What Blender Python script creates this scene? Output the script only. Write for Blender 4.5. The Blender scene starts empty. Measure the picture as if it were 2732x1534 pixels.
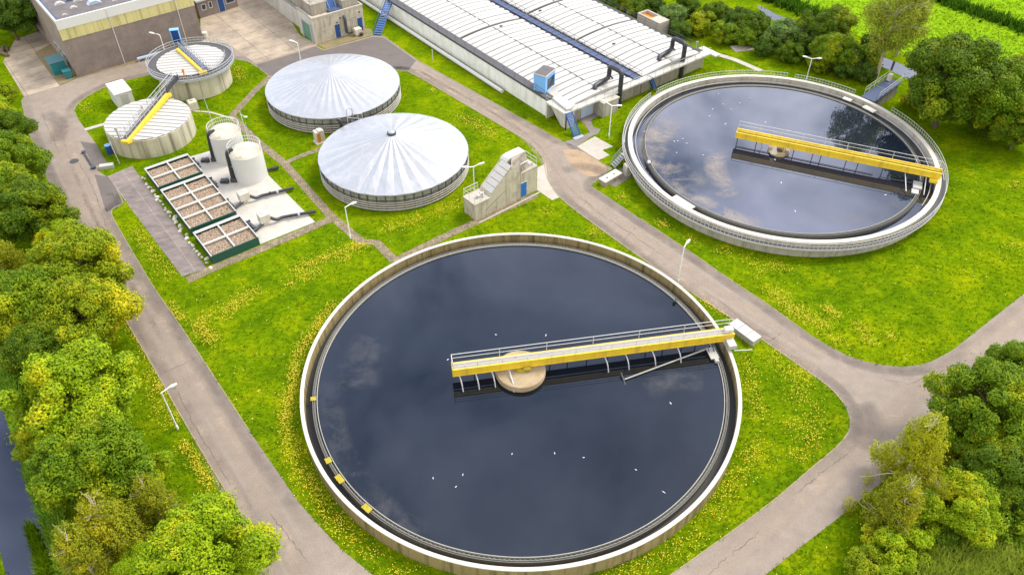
import bpy, bmesh, math, random
import numpy as np
from mathutils import Vector, Matrix
R = math.radians
random.seed(7); rng = np.random.default_rng(7)
scene = bpy.context.scene
col = scene.collection

# ------------------------------------------------------------------ survey: pixel of the photograph -> place on a level
CAM_H = 58.0; PITCH = R(42.5); FPX = 2150.0; PW, PH = 2732, 1534
def at(px, py, z=0.0):
    x = (px-PW/2)/FPX; y = -(py-PH/2)/FPX
    d = (x, math.cos(PITCH)+y*math.sin(PITCH), -math.sin(PITCH)+y*math.cos(PITCH))
    t = (CAM_H-z)/-d[2]
    return Vector((d[0]*t, d[1]*t, z))
def tl(ox, oy, pts, s=3.766):
    return [(ox+x/s, oy+y/s) for x, y in pts]

# ------------------------------------------------------------------ materials
MATS = {}
def nt(name):
    m = bpy.data.materials.new(name); m.use_nodes = True
    n = m.node_tree; b = n.nodes['Principled BSDF']
    return m, n, b
def ramp(n, fac, stops, interp='LINEAR'):
    r = n.nodes.new('ShaderNodeValToRGB'); r.color_ramp.interpolation = interp
    e = r.color_ramp.elements
    while len(e) < len(stops): e.new(.5)
    for k, (p, c) in enumerate(stops):
        e[k].position = p; e[k].color = (*c, 1) if len(c) == 3 else c
    n.links.new(fac, r.inputs[0]); return r.outputs[0]
def noise(n, scale, detail=4, rough=.6, vec=None, coord='Object', mscale=None, dist=0):
    if vec is None:
        tc = n.nodes.new('ShaderNodeTexCoord'); vec = tc.outputs[coord]
    if mscale:
        mp = n.nodes.new('ShaderNodeMapping'); mp.inputs['Scale'].default_value = mscale
        n.links.new(vec, mp.inputs['Vector']); vec = mp.outputs[0]
    t = n.nodes.new('ShaderNodeTexNoise'); t.inputs['Scale'].default_value = scale
    t.inputs['Detail'].default_value = detail; t.inputs['Roughness'].default_value = rough
    t.inputs['Distortion'].default_value = dist
    n.links.new(vec, t.inputs['Vector']); return t.outputs['Fac']
def mix(n, fac, a, b, mode='MIX'):
    m = n.nodes.new('ShaderNodeMix'); m.data_type = 'RGBA'; m.blend_type = mode
    for s, v in ((m.inputs[0], fac), (m.inputs[6], a), (m.inputs[7], b)):
        if isinstance(v, (int, float)): s.default_value = v
        elif isinstance(v, (tuple, list)): s.default_value = (*v, 1)
        else: n.links.new(v, s)
    return m.outputs[2]
def bump(n, b, h, strength, dist=.05):
    k = n.nodes.new('ShaderNodeBump'); k.inputs['Strength'].default_value = strength
    k.inputs['Distance'].default_value = dist
    n.links.new(h, k.inputs['Height']); n.links.new(k.outputs[0], b.inputs['Normal'])
def sc(c, f): return tuple(min(1, x*f) for x in c)
def mat(name, c, rough=.75, metal=0.0, var=.18, scale=1.2, streak=None, stk_amt=.5, stk_scale=(1.3,1.3,.12), patch=None, patch_amt=.4, bmp=0, bscale=8):
    m, n, b = nt(name)
    f1 = noise(n, scale, 6, .65)
    cc = ramp(n, f1, [(.3, sc(c, 1-var)), (.7, sc(c, 1+var))])
    f2 = noise(n, scale*9, 3, .6)
    cc = mix(n, .5, cc, ramp(n, f2, [(.3, sc(c, 1-var*.8)), (.7, sc(c, 1+var*.8))]))
    if patch:
        fp = noise(n, .55, 7, .7)
        cc = mix(n, ramp(n, fp, [(.5, (0,0,0)), (.68, (patch_amt,)*3)]), cc, patch)
    if streak:
        fs = noise(n, 1.0, 5, .7, mscale=stk_scale)
        cc = mix(n, ramp(n, fs, [(.48, (0,0,0)), (.66, (stk_amt,)*3)]), cc, streak)
    n.links.new(cc, b.inputs['Base Color'])
    b.inputs['Roughness'].default_value = rough; b.inputs['Metallic'].default_value = metal
    if bmp: bump(n, b, noise(n, bscale, 5, .7), bmp)
    MATS[name] = m; return m

mat('rim_white', (.47,.45,.39), .75, var=.14, scale=.8, patch=(.36,.33,.26), patch_amt=.55)
mat('tank_concrete', (.25,.195,.085), .85, var=.25, scale=.7, streak=(.07,.055,.02), stk_amt=.85, stk_scale=(1.6,1.6,.10), bmp=.15)
mat('grey_concrete', (.40,.38,.32), .85, var=.2, scale=.5, streak=(.16,.14,.11), stk_amt=.55, stk_scale=(1.4,1.4,.14), patch=(.24,.22,.17), bmp=.15)
mat('wall_concrete', (.50,.49,.45), .85, var=.16, scale=.35, streak=(.24,.22,.17), stk_amt=.5, stk_scale=(.9,.9,.1), patch=(.38,.38,.27), patch_amt=.5)
mat('wall_white', (.78,.78,.75), .85, var=.10, scale=.35, streak=(.40,.39,.32), stk_amt=.3, stk_scale=(.9,.9,.1), patch=(.50,.51,.38), patch_amt=.5)
mat('silo_concrete', (.50,.46,.34), .85, var=.15, scale=.5, streak=(.09,.075,.05), stk_amt=.85, stk_scale=(.8,.8,.02), bmp=.1)
mat('stain_concrete', (.30,.27,.22), .9, var=.25, scale=.7, streak=(.08,.07,.06), stk_amt=.8, stk_scale=(1.2,1.2,.1), bmp=.2)
mat('ramp_concrete', (.44,.40,.31), .88, var=.18, scale=.6, streak=(.17,.14,.10), stk_amt=.6, stk_scale=(1.8,1.8,.22), patch=(.26,.235,.18), patch_amt=.7, bmp=.15)
mat('launder_grey', (.12,.12,.105), .8, var=.3, scale=3)
mat('weir_pale', (.30,.295,.26), .7, var=.2, scale=2)
mat('launder_dark', (.018,.018,.016), .6, var=.3)
mat('pier_tan', (.33,.26,.165), .9, var=.28, scale=1.5, patch=(.22,.15,.07), patch_amt=.55, bmp=.2)
mat('yellow_paint', (.66,.47,.018), .55, var=.10, scale=.9, streak=(.36,.23,.04), stk_amt=.5, patch=(.50,.36,.06), patch_amt=.4)
mat('yellow_pad', (.34,.28,.02), .9, var=.3, scale=3)
mat('galv', (.38,.39,.40), .45, .25, var=.08)
mat('rail_white', (.50,.50,.47), .5, var=.05)
mat('grating', (.42,.40,.37), .75, var=.25, scale=10)
mat('grating_dark', (.07,.07,.075), .8, var=.3, scale=5)
mat('black_pipe', (.02,.021,.027), .45, var=.3, scale=2)
mat('dark_metal', (.055,.06,.075), .55, .2, var=.3)
mat('panel_white', (.40,.395,.375), .6, var=.07, scale=.5, patch=(.35,.33,.28), patch_amt=.5)
mat('white_paint', (.55,.55,.54), .5, var=.05, scale=.8, streak=(.6,.57,.48), stk_amt=.35)
mat('cabinet_cream', (.52,.49,.41), .6, var=.1, scale=2, streak=(.4,.34,.24), stk_amt=.4)
mat('seam_dark', (.05,.05,.05), .8)
mat('dome_white', (.345,.358,.38), .38, .35, var=.10, scale=.35, patch=(.52,.53,.55), patch_amt=.4)
mat('dome_wall', (.24,.235,.20), .8, var=.45, scale=1.6, streak=(.11,.10,.085), stk_amt=.7, stk_scale=(1.5,1.5,.5), patch=(.15,.14,.12), patch_amt=.6)
mat('hoop_grey', (.34,.325,.28), .7, var=.25, scale=2)
mat('blue_deck', (.085,.15,.34), .6, var=.3, scale=2, patch=(.16,.22,.38), patch_amt=.5)
mat('walk_blue', (.042,.066,.14), .6, var=.35, scale=1.2, patch=(.03,.04,.08), patch_amt=.6)
mat('blue_paint', (.010,.055,.20), .5, var=.15)
mat('door_blue', (.008,.12,.38), .5, var=.12)
mat('sky_blue', (.17,.40,.76), .55, var=.06, scale=.5)
mat('pale_blue', (.33,.40,.52), .55, var=.1, streak=(.4,.42,.45), stk_amt=.3)
mat('bio_green', (.012,.075,.052), .5, var=.18, scale=.8)
mat('door_green', (.10,.25,.17), .6, var=.12)
mat('teal', (.015,.17,.19), .5, var=.15)
mat('teal_roof', (.06,.15,.17), .6, var=.2)
mat('frame_grey', (.36,.36,.34), .65, var=.12, scale=2)
mat('frame_light', (.42,.41,.37), .7, var=.15, scale=1.5, patch=(.27,.25,.2), patch_amt=.5)
mat('lamp_white', (.72,.72,.70), .5, var=.05)
mat('stair_blue', (.05,.12,.32), .55, var=.2, scale=3)
mat('rust', (.55,.19,.015), .9, var=.35, scale=1.2, patch=(.65,.42,.05), patch_amt=.6)
mat('bark', (.12,.085,.055), .95, var=.3, scale=3, bmp=.4)
mat('birch_bark', (.50,.43,.32), .9, var=.25, scale=4)
mat('roof_felt', (.105,.095,.095), .9, var=.25, scale=.8, patch=(.17,.16,.16), patch_amt=.5, bmp=.1)
mat('yellow_clad', (.52,.46,.20), .7, var=.12, scale=.6, streak=(.25,.22,.10), stk_amt=.65, stk_scale=(1.6,1.6,.06))
mat('bird_white', (.82,.82,.82), .7, var=.05)
mat('bird_grey', (.35,.36,.38), .7, var=.1)
mat('bird_dark', (.02,.018,.015), .7, var=.2)
mat('bird_brown', (.16,.10,.06), .8, var=.2)
mat('window_glass', (.03,.04,.06), .12, var=.2)
mat('gravel_dark', (.16,.14,.12), .95, var=.35, scale=4)
mat('soil', (.20,.155,.085), .95, var=.3, scale=.8, patch=(.10,.14,.02), patch_amt=.6)
mat('flower_yellow', (.55,.41,.012), .8, var=.2, scale=3)
mat('stone_white', (.6,.58,.52), .9, var=.15, scale=3)

def brick():
    m, n, b = nt('brick_wall')
    tc = n.nodes.new('ShaderNodeTexCoord'); mp = n.nodes.new('ShaderNodeMapping')
    mp.inputs['Rotation'].default_value = (R(90), 0, 0)
    n.links.new(tc.outputs['Object'], mp.inputs['Vector'])
    t = n.nodes.new('ShaderNodeTexBrick'); t.inputs['Scale'].default_value = 4
    t.inputs['Color1'].default_value = (.205,.165,.145,1); t.inputs['Color2'].default_value = (.165,.133,.12,1)
    t.inputs['Mortar'].default_value = (.28,.23,.20,1); t.inputs['Mortar Size'].default_value = .012
    n.links.new(mp.outputs[0], t.inputs['Vector'])
    f = noise(n, .5, 6, .7)
    c = mix(n, 1, t.outputs['Color'], ramp(n, f, [(.3,(.75,.75,.75)),(.7,(1.25,1.22,1.2))]), 'MULTIPLY')
    n.links.new(c, b.inputs['Base Color']); b.inputs['Roughness'].default_value = .9
    MATS['brick_wall'] = m
brick()

def asphalt():
    m, n, b = nt('asphalt')
    f1 = noise(n, .12, 6, .65); f2 = noise(n, 14, 3, .7); f3 = noise(n, .9, 5, .6)
    c = ramp(n, f1, [(.28,(.178,.150,.124)), (.5,(.238,.201,.166)), (.72,(.288,.244,.202))])
    c = mix(n, .55, c, ramp(n, f3, [(.3,(.185,.153,.126)), (.7,(.275,.228,.184))]))
    c = mix(n, .55, c, ramp(n, f2, [(.3,(.5,.5,.5)), (.7,(1.4,1.38,1.35))]), 'MULTIPLY')
    n.links.new(c, b.inputs['Base Color']); b.inputs['Roughness'].default_value = .9
    bump(n, b, f2, .25, .02)
    MATS['asphalt'] = m
    mat('kerb_tan', (.26,.22,.12), .95, var=.3, scale=1.5)
    mat('asphalt_dark', (.115,.098,.09), .92, var=.22, scale=.5, patch=(.13,.115,.10), bmp=.15, bscale=14)
    mat('asphalt_worn', (.36,.29,.225), .92, var=.14, scale=.3, bmp=.15, bscale=14)
    mat('sand_patch', (.30,.215,.13), .92, var=.18, scale=.6, patch=(.14,.12,.11), patch_amt=.8)
asphalt()

def paving():
    m, n, b = nt('slab_paving')
    tc = n.nodes.new('ShaderNodeTexCoord'); mp = n.nodes.new('ShaderNodeMapping')
    mp.inputs['Rotation'].default_value = (0, 0, R(-38))
    n.links.new(tc.outputs['Object'], mp.inputs['Vector'])
    t = n.nodes.new('ShaderNodeTexBrick'); t.inputs['Scale'].default_value = 1
    t.offset = 0; t.inputs['Brick Width'].default_value = 4.6; t.inputs['Row Height'].default_value = 2.3
    t.inputs['Color1'].default_value = (.36,.30,.23,1); t.inputs['Color2'].default_value = (.29,.245,.19,1)
    t.inputs['Mortar'].default_value = (.12,.10,.07,1); t.inputs['Mortar Size'].default_value = .035
    n.links.new(mp.outputs[0], t.inputs['Vector'])
    f = noise(n, .35, 7, .7)
    c = mix(n, 1, t.outputs['Color'], ramp(n, f, [(.3,(.6,.58,.58)),(.7,(1.3,1.28,1.22))]), 'MULTIPLY')
    n.links.new(c, b.inputs['Base Color']); b.inputs['Roughness'].default_value = .9
    MATS['slab_paving'] = m
    mat('slab_grey', (.19,.165,.155), .92, var=.22, scale=.5, streak=(.11,.095,.09), stk_amt=.6, stk_scale=(.5,2,1), bmp=.1)
    mat('slab_pale', (.38,.35,.30), .9, var=.15, scale=.6, patch=(.27,.24,.19), patch_amt=.5)
    mat('pad_pale', (.42,.40,.36), .9, var=.12, scale=.5, patch=(.30,.28,.24), patch_amt=.5)
    m, n, b = nt('slab_strip'); tc = n.nodes.new('ShaderNodeTexCoord'); mp = n.nodes.new('ShaderNodeMapping'); mp.inputs['Rotation'].default_value = (0,0,R(52.4)); mp.inputs['Location'].default_value = (.3,1.1,0)
    n.links.new(tc.outputs['Object'], mp.inputs['Vector'])
    t = n.nodes.new('ShaderNodeTexBrick'); t.inputs['Scale'].default_value = 1; t.offset = 0
    t.inputs['Brick Width'].default_value = 3.9; t.inputs['Row Height'].default_value = 1.75
    t.inputs['Color1'].default_value = (.20,.172,.162,1); t.inputs['Color2'].default_value = (.145,.125,.12,1); t.inputs['Mortar'].default_value = (.27,.235,.19,1); t.inputs['Mortar Size'].default_value = .03
    n.links.new(mp.outputs[0], t.inputs['Vector'])
    f = noise(n, .6, 7, .7, mscale=(1,1.8,1))
    c = mix(n, 1, t.outputs['Color'], ramp(n, f, [(.3,(.62,.6,.6)),(.7,(1.35,1.32,1.28))]), 'MULTIPLY')
    n.links.new(c, b.inputs['Base Color']); b.inputs['Roughness'].default_value = .92; MATS['slab_strip'] = m
    m, n, b = nt('brick_path')
    tc = n.nodes.new('ShaderNodeTexCoord'); mp = n.nodes.new('ShaderNodeMapping'); mp.inputs['Rotation'].default_value = (0,0,R(-38))
    n.links.new(tc.outputs['Object'], mp.inputs['Vector'])
    t = n.nodes.new('ShaderNodeTexBrick'); t.inputs['Scale'].default_value = 1
    t.inputs['Brick Width'].default_value = .3; t.inputs['Row Height'].default_value = .3
    t.inputs['Color1'].default_value = (.26,.21,.15,1); t.inputs['Color2'].default_value = (.16,.13,.095,1)
    t.inputs['Mortar'].default_value = (.08,.08,.03,1); t.inputs['Mortar Size'].default_value = .02
    n.links.new(mp.outputs[0], t.inputs['Vector'])
    f = noise(n, 1.2, 6, .75)
    c = mix(n, 1, t.outputs['Color'], ramp(n, f, [(.3,(.6,.6,.55)),(.7,(1.35,1.3,1.2))]), 'MULTIPLY')
    n.links.new(c, b.inputs['Base Color']); b.inputs['Roughness'].default_value = .95
    MATS['brick_path'] = m
paving()

def grass_mats():
    m, n, b = nt('grass_ground')
    f1 = noise(n, .085, 5, .65); f2 = noise(n, .30, 6, .7); f3 = noise(n, 2.2, 6, .8, dist=.6)
    f4 = noise(n, 1, 5, .8, mscale=(1.1,3.4,1), dist=.8); f5 = noise(n, 9, 3, .75)
    c = ramp(n, f1, [(.36,(.055,.118,.002)), (.5,(.105,.178,.002)), (.63,(.180,.238,.002))])
    c = mix(n, .6, c, ramp(n, f2, [(.34,(.044,.098,.002)), (.5,(.10,.175,.002)), (.64,(.205,.255,.003))]))
    c = mix(n, .8, c, ramp(n, f3, [(.3,(.66,.7,.66)), (.5,(1,1,1)), (.7,(1.3,1.25,1.2))]), 'MULTIPLY')
    c = mix(n, .85, c, ramp(n, f4, [(.32,(.55,.66,.6)), (.5,(1,1,1)), (.66,(1.5,1.32,1.2))]), 'MULTIPLY')
    c = mix(n, .8, c, ramp(n, f5, [(.3,(.6,.68,.6)), (.7,(1.4,1.3,1.2))]), 'MULTIPLY')
    n.links.new(c, b.inputs['Base Color']); b.inputs['Roughness'].default_value = .95
    b.inputs['Specular IOR Level'].default_value = 0
    bump(n, b, f3, .7, .25)
    MATS['grass_ground'] = m
    m, n, b = nt('field_ground')
    f1 = noise(n, .06, 5, .6); f3 = noise(n, 1, 6, .75, mscale=(.9,2.2,1))
    c = ramp(n, f1, [(.3,(.145,.265,.008)), (.7,(.20,.335,.010))])
    c = mix(n, .85, c, ramp(n, f3, [(.3,(.6,.66,.6)), (.7,(1.35,1.3,1.2))]), 'MULTIPLY')
    n.links.new(c, b.inputs['Base Color']); b.inputs['Roughness'].default_value = .95
    b.inputs['Specular IOR Level'].default_value = 0
    bump(n, b, f3, .5, .2); MATS['field_ground'] = m
    for nm, lo, hi in (('grass_blade', (.05,.12,.003), (.155,.24,.004)), ('reed_leaf', (.11,.19,.012), (.30,.36,.04)), ('field_row', (.035,.10,.006), (.07,.16,.008))):
        m, n, b = nt(nm); c = ramp(n, noise(n, .9, 6, .8), [(.3,lo),(.7,hi)])
        n.links.new(c, b.inputs['Base Color']); b.inputs['Roughness'].default_value = .9
        b.inputs['Specular IOR Level'].default_value = .02; MATS[nm] = m
grass_mats()

def leaf(name, lo, mid, hi, tips=None, sc_=.55):
    m, n, b = nt(name)
    oi = n.nodes.new('ShaderNodeObjectInfo'); tc = n.nodes.new('ShaderNodeTexCoord')
    ad = n.nodes.new('ShaderNodeVectorMath'); ad.operation = 'ADD'
    mu = n.nodes.new('ShaderNodeVectorMath'); mu.operation = 'SCALE'; mu.inputs[0].default_value = (31, 17, 9)
    n.links.new(oi.outputs['Random'], mu.inputs['Scale'])
    n.links.new(tc.outputs['Object'], ad.inputs[0]); n.links.new(mu.outputs[0], ad.inputs[1])
    f = noise(n, sc_*1.5, 5, .8, vec=ad.outputs[0]); f2 = noise(n, 7, 2, .6, vec=ad.outputs[0])
    c = ramp(n, f, [(.3,lo),(.5,mid),(.72,hi)])
    c = mix(n, .6, c, ramp(n, f2, [(.25,(.6,.65,.6)),(.75,(1.4,1.3,1.2))]), 'MULTIPLY')
    if tips:
        f3 = noise(n, .22, 3, .6, vec=ad.outputs[0])
        c = mix(n, ramp(n, f3, [(.52,(0,0,0)),(.66,(.75,.75,.75))]), c, tips)
    n.links.new(c, b.inputs['Base Color']); b.inputs['Roughness'].default_value = .6
    b.inputs['Specular IOR Level'].default_value = .12
    tr = n.nodes.new('ShaderNodeBsdfTranslucent'); n.links.new(c, tr.inputs['Color'])
    ms = n.nodes.new('ShaderNodeMixShader'); ms.inputs[0].default_value = .15
    out = n.nodes['Material Output']
    n.links.new(b.outputs[0], ms.inputs[1]); n.links.new(tr.outputs[0], ms.inputs[2]); n.links.new(ms.outputs[0], out.inputs['Surface'])
    MATS[name] = m
leaf('leaf_mid', (0.053,0.114,0.004), (0.112,0.198,0.005), (0.251,0.348,0.007), tips=(0.396,0.432,0.009))
leaf('leaf_lime', (0.099,0.180,0.005), (0.211,0.324,0.005), (0.383,0.480,0.007), tips=(0.528,0.500,0.009))
leaf('leaf_gold', (0.086,0.150,0.005), (0.185,0.258,0.005), (0.383,0.408,0.007), tips=(0.550,0.492,0.009))
leaf('leaf_yellow', (0.155,0.192,0.005), (0.299,0.324,0.007), (0.462,0.456,0.011), tips=(0.462,0.500,0.013))
leaf('leaf_dark', (0.040,0.090,0.011), (0.073,0.138,0.013), (0.132,0.210,0.016))
leaf('leaf_deep', (0.037,0.084,0.005), (0.077,0.142,0.005), (0.165,0.246,0.007), tips=(0.264,0.312,0.007))
leaf('leaf_olive', (0.111,0.144,0.006), (0.211,0.240,0.009), (0.344,0.348,0.013), tips=(0.444,0.396,0.013))
leaf('leaf_bluegreen', (0.081,0.160,0.037), (0.135,0.227,0.052), (0.272,0.338,0.078))
leaf('leaf_birch', (0.160,0.218,0.020), (0.263,0.312,0.027), (0.412,0.437,0.054))

def water(name, base, rough, b1, bs, ior=1.36):
    m, n, b = nt(name)
    b.inputs['Base Color'].default_value = (*base, 1); b.inputs['Roughness'].default_value = rough
    b.inputs['IOR'].default_value = ior
    bump(n, b, noise(n, bs, 4, .6), b1, .02); MATS[name] = m
water('tank_water', (.003,.006,.012), .03, .03, 1.6, 1.52)
water('tank_water_grey', (.010,.014,.026), .03, .02, 1.3, 1.85)
water('ditch_water', (.012,.016,.032), .05, .06, 2.5, 1.6)
water('launder_water', (.004,.006,.010), .03, .02, 2)

# ------------------------------------------------------------------ mesh building
class MB:
    def __init__(s): s.v = []; s.f = []; s.sm = False
    def add(s, vs, fs):
        o = len(s.v); s.v += [tuple(v) for v in vs]; s.f += [tuple(o+i for i in f) for f in fs]; return s
    def box(s, x0, y0, z0, x1, y1, z1, M=None):
        vs = [Vector(p) for p in ((x0,y0,z0),(x1,y0,z0),(x1,y1,z0),(x0,y1,z0),(x0,y0,z1),(x1,y0,z1),(x1,y1,z1),(x0,y1,z1))]
        if M is not None: vs = [M @ v for v in vs]
        return s.add(vs, [(3,2,1,0),(4,5,6,7),(0,1,5,4),(1,2,6,5),(2,3,7,6),(3,0,4,7)])
    def bbox(s, x0, y0, z0, x1, y1, z1, b=.03, M=None):      # box with a chamfered top edge
        vs = [Vector(p) for p in ((x0,y0,z0),(x1,y0,z0),(x1,y1,z0),(x0,y1,z0),(x0,y0,z1-b),(x1,y0,z1-b),(x1,y1,z1-b),(x0,y1,z1-b),(x0+b,y0+b,z1),(x1-b,y0+b,z1),(x1-b,y1-b,z1),(x0+b,y1-b,z1))]
        if M is not None: vs = [M @ v for v in vs]
        return s.add(vs, [(3,2,1,0),(8,9,10,11),(0,1,5,4),(1,2,6,5),(2,3,7,6),(3,0,4,7),(4,5,9,8),(5,6,10,9),(6,7,11,10),(7,4,8,11)])
    def prism(s, poly, z0, z1):
        n = len(poly); a = sum(poly[i][0]*poly[(i+1)%n][1]-poly[(i+1)%n][0]*poly[i][1] for i in range(n))
        if a < 0: poly = poly[::-1]
        vs = [(p[0],p[1],z0) for p in poly]+[(p[0],p[1],z1) for p in poly]
        return s.add(vs, [tuple(range(n-1,-1,-1)), tuple(range(n,2*n))]+[(i,(i+1)%n,n+(i+1)%n,n+i) for i in range(n)])
    def xprism(s, prof, y0, y1):        # profile in x,z pushed along y
        n = len(prof); a = sum(prof[i][0]*prof[(i+1)%n][1]-prof[(i+1)%n][0]*prof[i][1] for i in range(n))
        if a < 0: prof = prof[::-1]
        vs = [(p[0],y0,p[1]) for p in prof]+[(p[0],y1,p[1]) for p in prof]
        return s.add(vs, [tuple(range(n)), tuple(range(2*n-1,n-1,-1))]+[(i,n+i,n+(i+1)%n,(i+1)%n) for i in range(n)])
    def sheet(s, poly, z):
        n = len(poly); a = sum(poly[i][0]*poly[(i+1)%n][1]-poly[(i+1)%n][0]*poly[i][1] for i in range(n))
        if a < 0: poly = poly[::-1]
        return s.add([(p[0],p[1],z) for p in poly], [tuple(range(n))])
    def lathe(s, prof, n=96, a0=0, a1=2*math.pi, closed=True):   # prof: list of (r,z); closed = close the section
        full = abs(a1-a0-2*math.pi) < 1e-6; m = n if full else n+1; k = len(prof)
        vs = []
        for i in range(m):
            a = a0+(a1-a0)*i/n; c, d = math.cos(a), math.sin(a)
            vs += [(r*c, r*d, z) for r, z in prof]
        fs = []
        for i in range(n):
            j = (i+1) % m
            for q in range(k if closed else k-1):
                w = (q+1) % k; fs.append((i*k+q, j*k+q, j*k+w, i*k+w))
        if closed and not full: fs += [tuple(range(k)), tuple(range((m-1)*k+k-1, (m-1)*k-1, -1))]
        return s.add(vs, fs)
    def disc(s, r, z, n=64, c=(0,0)):
        return s.add([(c[0]+r*math.cos(2*math.pi*i/n), c[1]+r*math.sin(2*math.pi*i/n), z) for i in range(n)], [tuple(range(n))])
    def cyl(s, c, r, z0, z1, n=20, r1=None):
        r1 = r if r1 is None else r1; vs = []
        for i in range(n):
            a = 2*math.pi*i/n; vs.append((c[0]+r*math.cos(a), c[1]+r*math.sin(a), z0))
        for i in range(n):
            a = 2*math.pi*i/n; vs.append((c[0]+r1*math.cos(a), c[1]+r1*math.sin(a), z1))
        return s.add(vs, [tuple(range(n-1,-1,-1)), tuple(range(n,2*n))]+[(i,(i+1)%n,n+(i+1)%n,n+i) for i in range(n)])
    def tube(s, pts, r, n=6, closed=False, r1=None):
        P = [Vector(p) for p in pts]; k = len(P); rings = []; up = None
        for i, p in enumerate(P):
            if closed: d = (P[(i+1)%k]-P[i-1])
            else: d = (P[min(i+1,k-1)]-P[max(i-1,0)])
            d.normalize()
            if up is None: up = Vector((0,0,1)) if abs(d.z) < .9 else Vector((1,0,0))
            x = d.cross(up)
            if x.length < 1e-4: x = d.orthogonal()
            x.normalize(); y = d.cross(x); y.normalize(); up = -y if False else up
            rr = r if r1 is None else r+(r1-r)*i/(k-1)
            if abs(d.dot(up)) > .95: up = d.orthogonal().normalized()
            rings.append([p+x*(rr*math.cos(2*math.pi*q/n))+y*(rr*math.sin(2*math.pi*q/n)) for q in range(n)])
        o = len(s.v)
        for g in rings: s.v += [tuple(v) for v in g]
        for i in range(k if closed else k-1):
            a = o+i*n; b = o+((i+1)%k)*n
            for q in range(n): s.f.append((a+q, a+(q+1)%n, b+(q+1)%n, b+q))
        if not closed:
            s.f.append(tuple(o+q for q in range(n-1,-1,-1))); s.f.append(tuple(o+(k-1)*n+q for q in range(n)))
        return s
    def bent(s, pts, r, n=10, rad=.35):     # pipe with rounded bends
        P = [Vector(p) for p in pts]; out = [P[0]]
        for i in range(1, len(P)-1):
            a = P[i]+(P[i-1]-P[i]).normalized()*min(rad,(P[i-1]-P[i]).length*.45); b = P[i]+(P[i+1]-P[i]).normalized()*min(rad,(P[i+1]-P[i]).length*.45)
            for q in range(5):
                t = q/4; out.append(a*(1-t)**2+P[i]*2*t*(1-t)+b*t*t)
        out.append(P[-1]); return s.tube(out, r, n)
    def mesh(s, name, m):
        me = bpy.data.meshes.new(name); me.from_pydata(s.v, [], s.f)
        if m: me.materials.append(MATS[m])
        bm = bmesh.new(); bm.from_mesh(me); bmesh.ops.recalc_face_normals(bm, faces=bm.faces); bm.to_mesh(me); bm.free()
        if s.sm:
            me.shade_smooth()
            try: me.set_sharp_from_angle(angle=R(38))
            except Exception: pass
        me.update(); return me
    def smooth(s): s.sm = True; return s

def link(o, parent=None):
    col.objects.link(o)
    if parent is not None: o.parent = parent
    return o
def tag(o, label=None, cat=None, group=None, kind=None):
    if label: o['label'] = label
    if cat: o['category'] = cat
    if group: o['group'] = group
    if kind: o['kind'] = kind
    return o
def thing(name, label, cat, loc=(0,0,0), rz=0, group=None):
    o = link(bpy.data.objects.new(name, None)); o.location = loc; o.rotation_euler = (0,0,rz); o.empty_display_size = .3
    return tag(o, label, cat, group)
def part(name, mb, m, parent, label=None):
    o = link(bpy.data.objects.new(name, mb.mesh(name, m)), parent)
    if label: o['label'] = label
    return o
def solo(name, mb, m, label, cat, loc=(0,0,0), rz=0, group=None):
    o = link(bpy.data.objects.new(name, mb.mesh(name, m))); o.location = loc; o.rotation_euler = (0,0,rz)
    return tag(o, label, cat, group)
def struct(name, mb, m, kind='structure'):
    o = link(bpy.data.objects.new(name, mb.mesh(name, m))); o['kind'] = kind; return o
def copy_tree(o, parent=None):
    c = o.copy(); col.objects.link(c)
    if parent is not None: c.parent = parent
    for ch in list(o.children): copy_tree(ch, c)
    return c
def inst(name, src_mesh, loc, rz, parent, scale=None):
    o = link(bpy.data.objects.new(name, src_mesh), parent); o.location = loc; o.rotation_euler = (0,0,rz)
    if scale: o.scale = scale
    return o
def resample(pts, step, closed=False):
    P = [Vector(p) for p in pts]
    if closed: P.append(P[0])
    out = []; acc = 0
    for i in range(len(P)-1):
        L = (P[i+1]-P[i]).length; k = max(1, round(L/step))
        for q in range(k): out.append(P[i].lerp(P[i+1], q/k))
    if not closed: out.append(P[-1])
    return out
def railing(parent, pts, m='rail_white', h=1.0, step=1.5, r=.028, mid=True, closed=False, posts=True, name='railing'):
    """rails as one part of the thing, every post a sub-part"""
    b = MB(); up = Vector((0,0,h)); P = [Vector(p) for p in pts]
    b.tube([p+up for p in P], r, 6, closed)
    if mid: b.tube([p+up*.52 for p in P], r*.8, 6, closed)
    rl = part(name, b.smooth(), m, parent)
    if posts:
        pm = MB().cyl((0,0), r*.9, 0, h, 6).mesh('post', m)
        for p in resample(P, step, closed): inst('post', pm, p, 0, rl)
    return rl
def arc(cx, cy, r, a0, a1, z, n=48):
    return [(cx+r*math.cos(a0+(a1-a0)*i/n), cy+r*math.sin(a0+(a1-a0)*i/n), z) for i in range(n+1)]
def dense(poly, step=2.0):
    out = []
    for i in range(len(poly)):
        a = Vector(poly[i]); b = Vector(poly[(i+1)%len(poly)]); k = max(1, int((b-a).length/step))
        out += [a.lerp(b, q/k) for q in range(k)]
    return out
def smoothline(pts, it=2):
    P = [Vector(p) for p in pts]
    for _ in range(it):
        o = [P[0]]
        for a, b in zip(P[:-1], P[1:]): o += [a.lerp(b,.25), a.lerp(b,.75)]
        o.append(P[-1]); P = o
    return P
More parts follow.
